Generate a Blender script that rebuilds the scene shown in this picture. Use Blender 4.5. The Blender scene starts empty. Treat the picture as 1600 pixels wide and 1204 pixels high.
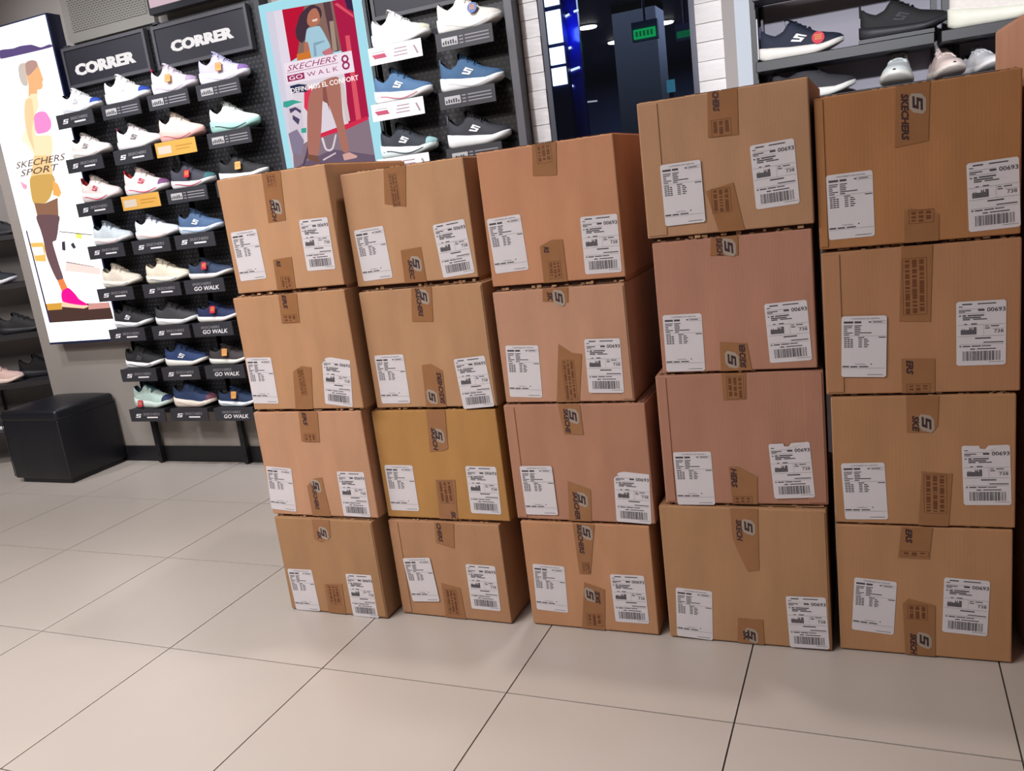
import bpy, bmesh, math, random
from mathutils import Vector, Matrix, Euler
random.seed(7)
SC = bpy.context.scene
COL = SC.collection

# ------------------------------------------------------------------ camera
cam_d = bpy.data.cameras.new('camera')
cam = bpy.data.objects.new('camera', cam_d); COL.objects.link(cam)
cam_d.sensor_width = 36.0
cam_d.lens = 36.0 * 1322.27 / 1600.0
cam_d.clip_start = 0.05
cam.location = (2.1439, -3.0106, 1.3034)
cam.rotation_euler = (Matrix.Rotation(0.42255, 3, 'Z') @ Matrix.Rotation(math.pi/2 - 0.22406, 3, 'X') @ Matrix.Rotation(-0.12566, 3, 'Z')).to_euler()
SC.camera = cam

# ------------------------------------------------------------------ world, lights, exposure
w = bpy.data.worlds.new('world'); SC.world = w; w.use_nodes = True
w.node_tree.nodes['Background'].inputs[0].default_value = (1.0, 0.95, 0.93, 1)
w.node_tree.nodes['Background'].inputs[1].default_value = 0.07
SC.view_settings.view_transform = 'Standard'
SC.view_settings.look = 'None'
SC.view_settings.gamma = 1.0
SC.view_settings.exposure = 0.2
SC.view_settings.use_curve_mapping = False

def area(name, loc, target, sx, sy, energy, color, spread=180):
    d = bpy.data.lights.new(name, 'AREA'); d.shape = 'RECTANGLE'; d.size = sx; d.size_y = sy
    d.energy = energy; d.color = color; d.spread = math.radians(spread)
    o = bpy.data.objects.new(name, d); COL.objects.link(o); o.location = loc
    o.rotation_euler = (Vector(target) - Vector(loc)).to_track_quat('-Z', 'Y').to_euler()
    return o
def spot(name, loc, target, energy, color, angle, blend=0.6, r=0.05):
    d = bpy.data.lights.new(name, 'SPOT'); d.energy = energy; d.color = color
    d.spot_size = math.radians(angle); d.spot_blend = blend; d.shadow_soft_size = r
    o = bpy.data.objects.new(name, d); COL.objects.link(o); o.location = loc
    o.rotation_euler = (Vector(target) - Vector(loc)).to_track_quat('-Z', 'Y').to_euler()
    return o
WARM = (1.0, 0.90, 0.84); NEUT = (1.0, 0.95, 0.92); COOL = (0.93, 0.95, 1.0)
# ceiling fixtures of the shop: long panels in the aisle, track spots that wash the back wall; added spots are marked
area('ceiling_panel_light', (-0.9, -2.6, 3.05), (-0.9, -2.6, 0), 2.6, 0.6, 105, NEUT)
area('ceiling_panel_light', (0.2, -3.6, 3.05), (0.2, -3.6, 0), 1.6, 0.5, 62, WARM)
for x, e in ((-1.75, 76), (-0.85, 76), (-0.2, 42), (0.35, 92)):
    spot('aimed_spot_light', (x, -0.75, 3.02), (x, 0.5, 1.75), e, COOL, 75, 0.8, 0.06)
spot('aimed_spot_light', (2.0, -4.6, 2.95), (2.15, 0.55, 1.76), 880, COOL, 17, 0.5, 0.08)  # added narrow spot, no known fixture, brightens the right shelving
spot('aimed_spot_light', (-2.7, -1.0, 3.02), (-2.85, 0.6, 0.9), 120, NEUT, 60, 0.8, 0.06)  # added spot that lifts the dim alcove
spot('aimed_spot_light', (-0.3, -0.35, 3.02), (-0.5, -0.9, 0), 60, NEUT, 95, 0.7, 0.08)
spot('aimed_spot_light', (1.15, -0.52, 3.02), (1.4, -1.3, 0), 72, WARM, 95, 0.6, 0.05)

# ------------------------------------------------------------------ materials
def srgb(h):
    c = [int(h[i:i+2], 16) / 255 for i in (0, 2, 4)]
    return tuple(((v / 12.92) if v <= 0.04045 else ((v + 0.055) / 1.055) ** 2.4) for v in c) + (1,)
MATS = {}
def mat(name, col, rough=0.6, metal=0.0, spec=0.5, noise=0.0, scale=20.0, stretch=(1,1,1), bump=0.0, bscale=80.0, emit=0.0):
    if name in MATS: return MATS[name]
    m = bpy.data.materials.new(name); m.use_nodes = True; nt = m.node_tree; b = nt.nodes['Principled BSDF']
    if isinstance(col, str): col = srgb(col)
    b.inputs['Base Color'].default_value = col
    b.inputs['Roughness'].default_value = rough; b.inputs['Metallic'].default_value = metal
    b.inputs['Specular IOR Level'].default_value = spec
    if emit:
        b.inputs['Emission Color'].default_value = col; b.inputs['Emission Strength'].default_value = emit
    if noise or bump:
        tc = nt.nodes.new('ShaderNodeTexCoord'); mp = nt.nodes.new('ShaderNodeMapping')
        mp.inputs['Scale'].default_value = stretch
        nt.links.new(tc.outputs['Object'], mp.inputs['Vector'])
    if noise:
        n = nt.nodes.new('ShaderNodeTexNoise'); n.inputs['Scale'].default_value = scale; n.inputs['Detail'].default_value = 5
        nt.links.new(mp.outputs[0], n.inputs['Vector'])
        r = nt.nodes.new('ShaderNodeValToRGB')
        r.color_ramp.elements[0].position = 0.3; r.color_ramp.elements[1].position = 0.7
        r.color_ramp.elements[0].color = tuple(c * (1 - noise) for c in col[:3]) + (1,)
        r.color_ramp.elements[1].color = tuple(min(1, c * (1 + noise)) for c in col[:3]) + (1,)
        nt.links.new(n.outputs['Fac'], r.inputs[0]); nt.links.new(r.outputs[0], b.inputs['Base Color'])
    if bump:
        n2 = nt.nodes.new('ShaderNodeTexNoise'); n2.inputs['Scale'].default_value = bscale; n2.inputs['Detail'].default_value = 3
        nt.links.new(mp.outputs[0], n2.inputs['Vector'])
        bp = nt.nodes.new('ShaderNodeBump'); bp.inputs['Strength'].default_value = bump; bp.inputs['Distance'].default_value = 0.004
        nt.links.new(n2.outputs['Fac'], bp.inputs['Height']); nt.links.new(bp.outputs[0], b.inputs['Normal'])
    MATS[name] = m
    return m
def cardboard(name, col):
    m = mat(name, col, rough=0.72, spec=0.25, noise=0.085, scale=9.0, stretch=(1.4, 1, 0.35))
    nt = m.node_tree; b = nt.nodes['Principled BSDF']
    tc = nt.nodes.new('ShaderNodeTexCoord'); wv = nt.nodes.new('ShaderNodeTexWave')
    wv.bands_direction = 'X'; wv.inputs['Scale'].default_value = 38; wv.inputs['Distortion'].default_value = 1.2
    wv.inputs['Detail'].default_value = 2
    n2 = nt.nodes.new('ShaderNodeTexNoise'); n2.inputs['Scale'].default_value = 6
    add = nt.nodes.new('ShaderNodeMath'); add.operation = 'MULTIPLY_ADD'; add.inputs[1].default_value = 0.07
    nt.links.new(tc.outputs['Object'], wv.inputs['Vector']); nt.links.new(tc.outputs['Object'], n2.inputs['Vector'])
    nt.links.new(wv.outputs['Fac'], add.inputs[0]); nt.links.new(n2.outputs['Fac'], add.inputs[2])
    bp = nt.nodes.new('ShaderNodeBump'); bp.inputs['Strength'].default_value = 0.18; bp.inputs['Distance'].default_value = 0.006
    nt.links.new(add.outputs[0], bp.inputs['Height']); nt.links.new(bp.outputs[0], b.inputs['Normal'])
    return m
def emis(name, hexcol, strength=1.0):
    if name in MATS: return MATS[name]
    m = bpy.data.materials.new(name); m.use_nodes = True; nt = m.node_tree
    nt.nodes.clear(); o = nt.nodes.new('ShaderNodeOutputMaterial'); e = nt.nodes.new('ShaderNodeEmission')
    e.inputs[0].default_value = srgb(hexcol); e.inputs[1].default_value = strength
    nt.links.new(e.outputs[0], o.inputs[0]); MATS[name] = m
    return m
def perforated(name, base, hole, sx, sz):
    # flat sheet punched with small slots: the slots are far below what can be told apart singly
    m = bpy.data.materials.new(name); m.use_nodes = True; nt = m.node_tree; b = nt.nodes['Principled BSDF']
    tc = nt.nodes.new('ShaderNodeTexCoord'); br = nt.nodes.new('ShaderNodeTexBrick')
    mp = nt.nodes.new('ShaderNodeMapping'); mp.inputs['Rotation'].default_value = (math.pi/2, 0, 0)
    nt.links.new(tc.outputs['Object'], mp.inputs['Vector']); nt.links.new(mp.outputs[0], br.inputs['Vector'])
    br.inputs['Scale'].default_value = 1.0; br.inputs['Brick Width'].default_value = sx; br.inputs['Row Height'].default_value = sz
    br.inputs['Mortar Size'].default_value = sz * 0.32; br.inputs['Mortar Smooth'].default_value = 0.2
    br.inputs['Color1'].default_value = srgb(hole); br.inputs['Color2'].default_value = srgb(hole); br.inputs['Mortar'].default_value = srgb(base)
    nt.links.new(br.outputs['Color'], b.inputs['Base Color']); b.inputs['Roughness'].default_value = 0.5
    return m

# ------------------------------------------------------------------ mesh helpers
class MB:
    def __init__(s): s.v = []; s.f = []; s.m = []
    def quad(s, pts, mi=0):
        b = len(s.v); s.v += [tuple(p) for p in pts]; s.f.append(tuple(range(b, b + len(pts)))); s.m.append(mi)
    def box(s, x0, x1, y0, y1, z0, z1, mi=0):
        b = len(s.v)
        s.v += [(x0,y0,z0),(x1,y0,z0),(x1,y1,z0),(x0,y1,z0),(x0,y0,z1),(x1,y0,z1),(x1,y1,z1),(x0,y1,z1)]
        for q in ((0,3,2,1),(4,5,6,7),(0,1,5,4),(1,2,6,5),(2,3,7,6),(3,0,4,7)):
            s.f.append(tuple(b + i for i in q)); s.m.append(mi)
    def prism(s, pts, y0, y1, mi=0):        # outline in x,z; front at y0
        n = len(pts); b = len(s.v)
        s.v += [(x, y0, z) for x, z in pts] + [(x, y1, z) for x, z in pts]
        s.f.append(tuple(b + i for i in range(n))); s.m.append(mi)
        s.f.append(tuple(b + n + i for i in reversed(range(n)))); s.m.append(mi)
        for i in range(n):
            j = (i + 1) % n; s.f.append((b + i, b + n + i, b + n + j, b + j)); s.m.append(mi)
    def tube(s, a, c, r, n=10, r2=None, mi=0):
        a = Vector(a); c = Vector(c); d = (c - a).normalized(); r2 = r if r2 is None else r2
        u = d.orthogonal().normalized(); v = d.cross(u); b = len(s.v)
        for P, R in ((a, r), (c, r2)):
            for i in range(n):
                t = 2 * math.pi * i / n; s.v.append(tuple(P + u * (R * math.cos(t)) + v * (R * math.sin(t))))
        for i in range(n):
            j = (i + 1) % n; s.f.append((b + i, b + j, b + n + j, b + n + i)); s.m.append(mi)
        s.f.append(tuple(b + i for i in reversed(range(n)))); s.m.append(mi)
        s.f.append(tuple(b + n + i for i in range(n))); s.m.append(mi)
    def flat2d(s, vf, place, mi=0):
        vs, fs = vf; b = len(s.v)
        s.v += [place(x, y) for x, y in vs]
        for f in fs: s.f.append(tuple(b + i for i in f)); s.m.append(mi)
    def mesh(s, name, mats, smooth=False, bevel=0.0, seg=2):
        me = bpy.data.meshes.new(name); me.from_pydata(s.v, [], s.f)
        for m in (mats if isinstance(mats, (list, tuple)) else [mats]): me.materials.append(m)
        for p, i in zip(me.polygons, s.m): p.material_index = i
        bm = bmesh.new(); bm.from_mesh(me)
        bmesh.ops.recalc_face_normals(bm, faces=bm.faces) if bevel or smooth else None
        if bevel: bmesh.ops.bevel(bm, geom=list(bm.edges), offset=bevel, segments=seg, affect='EDGES', profile=0.5)
        bm.to_mesh(me); bm.free()
        if smooth:
            for p in me.polygons: p.use_smooth = True
        me.update()
        return me
def put(name, me, parent=None, loc=None, rot=None):
    o = bpy.data.objects.new(name, me); COL.objects.link(o)
    if parent: o.parent = parent
    if loc is not None: o.location = loc
    if rot is not None: o.rotation_euler = rot
    return o
def build(mb, name, mats, parent=None, loc=None, rot=None, **k):
    return put(name, mb.mesh(name, mats, **k), parent, loc, rot)
def tag(o, label=None, cat=None, group=None, kind=None):
    if label: o['label'] = label
    if cat: o['category'] = cat
    if group: o['group'] = group
    if kind: o['kind'] = kind
    return o
def thing(name, label, cat, loc=(0,0,0), rot=(0,0,0), group=None):
    o = bpy.data.objects.new(name, None); COL.objects.link(o); o.location = loc; o.rotation_euler = rot
    o.empty_display_size = 0.1
    return tag(o, label, cat, group)
TXT = {}
def text2d(s, bold=0.0, shear=0.0):
    k = (s, bold, shear)
    if k in TXT: return TXT[k]
    cu = bpy.data.curves.new('lettering', 'FONT'); cu.body = s; cu.size = 1.0; cu.offset = bold; cu.shear = shear; cu.resolution_u = 2
    ob = bpy.data.objects.new('lettering', cu); me = ob.to_mesh()
    vs = [(v.co.x, v.co.y) for v in me.vertices]; fs = [tuple(p.vertices) for p in me.polygons]
    ob.to_mesh_clear(); bpy.data.objects.remove(ob); bpy.data.curves.remove(cu)
    x0 = min(v[0] for v in vs); x1 = max(v[0] for v in vs); y0 = min(v[1] for v in vs); y1 = max(v[1] for v in vs)
    TXT[k] = ([((x - x0) / (x1 - x0), (y - y0) / (y1 - y0)) for x, y in vs], fs)   # unit box
    return TXT[k]
S_OUT = [(0,0),(1,0),(1,.6),(.3,.6),(.3,.78),(1,.78),(1,1),(0,1),(0,.4),(.7,.4),(.7,.22),(0,.22)]
S_2D = ([(x + .35 * y, y) for x, y in S_OUT], [(0,1,10,11),(1,2,9,10),(2,3,8,9),(3,4,7,8),(4,5,6,7)])
def wall_txt(mb, s, x0, x1, z0, z1, y, mi=0, bold=0.0, shear=0.0):
    mb.flat2d(text2d(s, bold, shear), lambda a, b: (x0 + a * (x1 - x0), y, z0 + b * (z1 - z0)), mi)
def wall_rect(mb, x0, x1, z0, z1, y, mi=0):
    mb.quad([(x0,y,z0),(x1,y,z0),(x1,y,z1),(x0,y,z1)], mi)

# ------------------------------------------------------------------ the setting
M_FLOOR = mat('floor_tile_stone', 'b6aea8', rough=0.33, spec=0.45, noise=0.035, scale=2.2, bump=0.03, bscale=30)
M_GROUT = mat('grout', '4a423d', rough=0.9)
M_WALL = mat('wall_paint_taupe', '928b86', rough=0.8, noise=0.02, scale=3)
M_BLACK = mat('black_trim', '15151a', rough=0.45)
YW = 0.586
fl = MB(); fl.box(-4.2, 3.6, -4.8, 9.0, -0.06, -0.004)
floor = tag(build(fl, 'floor', M_GROUT), 'grout bed under large pale floor tiles', None, None, 'structure')
tl = MB(); tl.box(0.002, 0.598, 0.002, 0.598, -0.004, 0.0)
tile_me = tl.mesh('tile', M_FLOOR)
for i in range(-7, 6):
    for j in range(-8, 0):
        put('tile', tile_me, floor, (i * 0.6, j * 0.6, 0))
for i in range(-7, 6): put('tile', tile_me, floor, (i * 0.6, 0, 0))
for i in (-7, -6, -5): put('tile', tile_me, floor, (i * 0.6, 0.6, 0))
wb = MB()
wb.box(-2.6, 0.80, YW, YW + 0.14, 0, 3.1)
wb.box(1.49, 3.6, YW, YW + 0.14, 0, 3.1)
wb.box(0.80, 1.49, YW, YW + 0.14, 2.6, 3.1)
tag(build(wb, 'wall_back', M_WALL), 'taupe painted back wall of the shop', None, None, 'structure')
bbm = MB(); bbm.box(-2.6, 0.78, YW - 0.014, YW, 0, 0.093)
tag(build(bbm, 'baseboard_back', M_BLACK), 'black baseboard along the back wall', None, None, 'structure')
cl = MB(); cl.box(-4.2, 3.6, -4.8, YW + 0.14, 3.1, 3.16)
tag(build(cl, 'ceiling', mat('ceiling_paint', '8a8683', rough=0.9)), 'plain shop ceiling', None, None, 'structure')
# return wall of the alcove at the far end, set at an angle
wl = MB(); wl.box(-2.2, 0.0, 0.34, 0.44, 0, 3.1)
tag(build(wl, 'wall_left', mat('alcove_paint', '8f8a88', rough=0.85), None, (-2.6, YW, 0), (0, 0, math.radians(25))), 'grey rear wall of the shelf alcove', None, None, 'structure')

# white stone columns either side of the glass, each course a strip of its own
M_STONE = mat('white_stone', 'e4e0e0', rough=0.7, noise=0.08, scale=9, stretch=(1, 1, 4), bump=0.3, bscale=25)
def column(name, x0, x1, label):
    base = MB(); base.box(x0, x1, YW - 0.012, YW + 0.03, 0, 3.0)
    o = tag(build(base, name, mat('stone_bed', '8c8784', rough=0.9)), label, None, None, 'structure')
    z = 0.0; hs = [0.071, 0.068, 0.074]
    ms = []
    for h in hs:
        b = MB(); b.box(x0, x1, -0.012, 0, 0.0012, h - 0.0012); ms.append((b.mesh('stone_strip', M_STONE), h))
    k = 0
    while z < 2.9:
        me, h = ms[k % 3]; put('stone_strip', me, o, (0, YW - 0.012 - 0.003 * ((k * 7) % 3) / 2, z)); z += h; k += 1
    return o
column('trim_1', 0.787, 0.868, 'white stone clad column between shelving and dark glass')
column('trim_2', 1.512, 1.615, 'white stone clad column between dark glass and grey panel')
g = MB(); g.box(1.616, 1.662, YW - 0.03, YW - 0.001, 0, 3.0)
tag(build(g, 'trim_3', mat('taupe_strip', '9c9694', rough=0.7)), 'taupe vertical strip beside the stone column', None, None, 'structure')
g = MB(); g.box(1.663, 1.732, YW - 0.035, YW - 0.001, 0, 3.0)
tag(build(g, 'trim_4', mat('pale_strip', 'b4bcc6', rough=0.5)), 'pale blue grey vertical panel beside the black shelving', None, None, 'structure')
g = MB(); g.box(1.733, 3.5, YW - 0.01, YW - 0.001, 0, 3.0)
tag(build(g, 'trim_5', mat('lavender_panel', '9a96a2', rough=0.7)), 'lavender grey panel behind the black shelves', None, None, 'structure')
# window: frame, glass
M_FRAME = mat('window_frame_metal', '4a4c58', rough=0.4, metal=0.3)
wr = MB(); wr.box(0.87, 0.893, YW - 0.02, YW - 0.001, 0, 2.6)
wr.box(1.488, 1.511, YW - 0.02, YW - 0.001, 0, 2.6); wr.box(0.893, 1.488, YW - 0.02, YW - 0.001, 2.56, 2.6)
win = tag(build(wr, 'window_1', M_FRAME), 'tall dark glass panel in a slate metal frame', None, None, 'structure')
gm = bpy.data.materials.new('window_glass'); gm.use_nodes = True; nt = gm.node_tree; nt.nodes.clear()
o_ = nt.nodes.new('ShaderNodeOutputMaterial'); mx = nt.nodes.new('ShaderNodeMixShader'); tr = nt.nodes.new('ShaderNodeBsdfTransparent')
gl = nt.nodes.new('ShaderNodeBsdfGlossy'); gl.inputs['Roughness'].default_value = 0.02; tr.inputs[0].default_value = (0.82, 0.86, 0.92, 1)
fr = nt.nodes.new('ShaderNodeFresnel'); fr.inputs[0].default_value = 1.4
nt.links.new(fr.outputs[0], mx.inputs[0]); nt.links.new(tr.outputs[0], mx.inputs[1]); nt.links.new(gl.outputs[0], mx.inputs[2]); nt.links.new(mx.outputs[0], o_.inputs[0])
gp = MB(); gp.box(0.893, 1.488, YW - 0.012, YW - 0.006, 0.0, 2.56)
build(gp, 'pane', gm, win)
# dark concourse beyond the glass
M_DK = mat('concourse_dark', '2a3350', rough=0.6)
for nm, bx, lb in (('wall_concourse_far', (-3.0, 3.6, 8.8, 8.95, 0, 2.7), 'dark far wall of the concourse'),
                   ('wall_concourse_side', (2.9, 3.05, 0.75, 8.8, 0, 2.7), 'dark side wall of the concourse'),
                   ('wall_concourse_end', (-3.1, -2.95, 1.2, 8.8, 0, 2.7), 'dark end wall of the concourse'),
                   ('ceiling_concourse', (-3.1, 3.05, 0.74, 8.95, 2.66, 2.74), 'dark concourse ceiling')):
    b = MB(); b.box(*bx); tag(build(b, nm, M_DK), lb, None, None, 'structure')
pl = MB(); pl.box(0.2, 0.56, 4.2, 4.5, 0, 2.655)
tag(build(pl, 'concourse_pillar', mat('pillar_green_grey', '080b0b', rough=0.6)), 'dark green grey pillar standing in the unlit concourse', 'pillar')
for i, (x, y, r, lb) in enumerate(((-0.204, 4.846, 0.08, 'round white downlight in concourse ceiling close to blue light column'), (0.371, 5.405, 0.08, 'round white downlight in concourse ceiling beside exit sign'), (-0.25, 5.988, 0.09, 'smaller round white downlight deeper in concourse ceiling'))):
    t = thing('downlight', lb, 'light', (x, y, 2.66))
    a = MB(); a.tube((0,0,0), (0,0,-0.012), r * 1.15, 20); build(a, 'rim', mat('downlight_rim', 'b8b8b8', rough=0.4), t)
    a = MB(); a.tube((0,0,-0.0125), (0,0,-0.02), r, 20); build(a, 'lens', emis('downlight_glow', 'fff4e4', 14), t)
def exit_sign(x, y, z, w_, h_, g, lb):
    t = thing('exit_sign', lb, 'sign', (x, y, z))
    a = MB(); a.box(-w_/2 - .012, w_/2 + .012, 0.012, 0.05, -h_/2 - .012, h_/2 + .045); build(a, 'housing', mat('exit_housing', '7a7c88', rough=0.5), t)
    a = MB(); a.box(-w_/2, w_/2, 0.0, 0.011, -h_/2, h_/2); build(a, 'face', emis('exit_green%d' % g, '0f9a50' if g else '0a5a38', 1.0), t)
    a = MB()
    for k in range(5): wall_rect(a, -w_*.4 + k * w_*.17, -w_*.4 + k * w_*.17 + w_*.1, -h_*.28, h_*.28, -0.001)
    build(a, 'lettering', emis('exit_mark', '0b5c34', 0.8), t)
    a = MB(); a.tube((0, 0.03, h_/2 + .045), (0, 0.03, 2.66 - z), 0.008, 8); build(a, 'rod', mat('rod', '50525c'), t)
exit_sign(0.878, 2.4, 2.132, 0.135, 0.055, 1, 'bright green exit sign in grey housing hung in the concourse')
exit_sign(1.118, 2.4, 2.085, 0.09, 0.035, 0, 'dim green exit sign half hidden by the window frame')
# blue-white light column
t = thing('light_column', 'tall column of blue white glowing panels behind the glass', 'light', (0.585, 1.6, 0))
a = MB(); a.box(-0.06, 0.045, 0.012, 0.06, 0, 2.64); build(a, 'backing', mat('column_back', '0a1a4a', rough=0.3), t)
for z0, z1 in ((1.83, 1.92), (1.937, 2.025), (2.045, 2.21), (2.235, 2.42), (2.44, 2.62)):
    a = MB(); a.box(-0.045, 0.036, 0, 0.0115, z0, z1); build(a, 'light_panel', emis('panel_glow', 'e8f4ff', 2.2), t)
a = MB(); a.box(0.40, 0.685, 1.70, 1.73, 0, 2.64)  # added panel; its deep blue paints the glow by the column
tag(build(a, 'blue_glow_panel', mat('blue_glow_paint', '101c88', rough=0.15, spec=0.8)), 'glossy deep blue panel added for the blue glow beside the light column', 'panel')
area('concourse_fill', (0.0, 5.0, 2.6), (0.0, 5.0, 0), 3.0, 4.0, 170, (0.5, 0.6, 0.9))  # added unseen fill lamp that lifts the dark concourse
d = bpy.data.lights.new('column_glow', 'POINT'); d.energy = 1.6; d.color = (0.08, 0.15, 1.0); d.shadow_soft_size = 0.04  # added blue lamp that throws the glow beside the column
lo = bpy.data.objects.new('column_glow', d); COL.objects.link(lo); lo.location = (0.655, 1.60, 2.1)
for (x0, z0, x1, z1, lb) in ((0.596, 2.176, 0.645, 2.19, 'upper longer of the short glowing reflection streaks beside light column'), (0.672, 2.198, 0.698, 2.202, 'stubby highest reflection streak at the edge of blue panel'), (0.60, 2.017, 0.637, 2.022, 'middle short reflection streak on blue panel'),
                             (0.592, 1.9, 0.673, 1.913, 'longest reflection streak on blue panel'), (0.54, 1.81, 0.626, 1.824, 'lower reflection streak on blue panel below the lit panels')):
    a = MB(); a.tube((x0, 1.685, z0), (x1, 1.685, z1), 0.006, 8)  # bright reflection streaks built as glowing rods
    tag(build(a, 'reflection_streak', emis('streak_glow', 'cfdcff', 1.6)), lb, 'light')
t = thing('hung_streak', 'thin level bright streak on added wires low in the concourse', 'light', (0.46, 2.4, 1.792))
a = MB(); a.tube((-0.083, 0, 0.004), (0.083, 0, -0.004), 0.005, 8); build(a, 'tube', emis('streak_dim', 'b8b8c8', 0.8), t)  # another bright streak built as a glowing rod; its wires are added
for x in (-0.06, 0.06):
    a = MB(); a.tube((x, 0, 0.004), (x, 0, 0.868), 0.0012, 6); build(a, 'wire', M_DK, t)
t = thing('shop_display', 'small teal lit display standing far inside the concourse', 'display', (1.012, 2.4, 0))
a = MB(); a.box(-0.024, 0.024, 0, 0.02, 1.768, 1.84); build(a, 'screen', emis('teal_screen', '3a7488', 0.8), t)
a = MB(); a.box(-0.012, 0.012, 0.002, 0.02, 0, 1.767); build(a, 'stand', M_BLACK, t)
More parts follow.
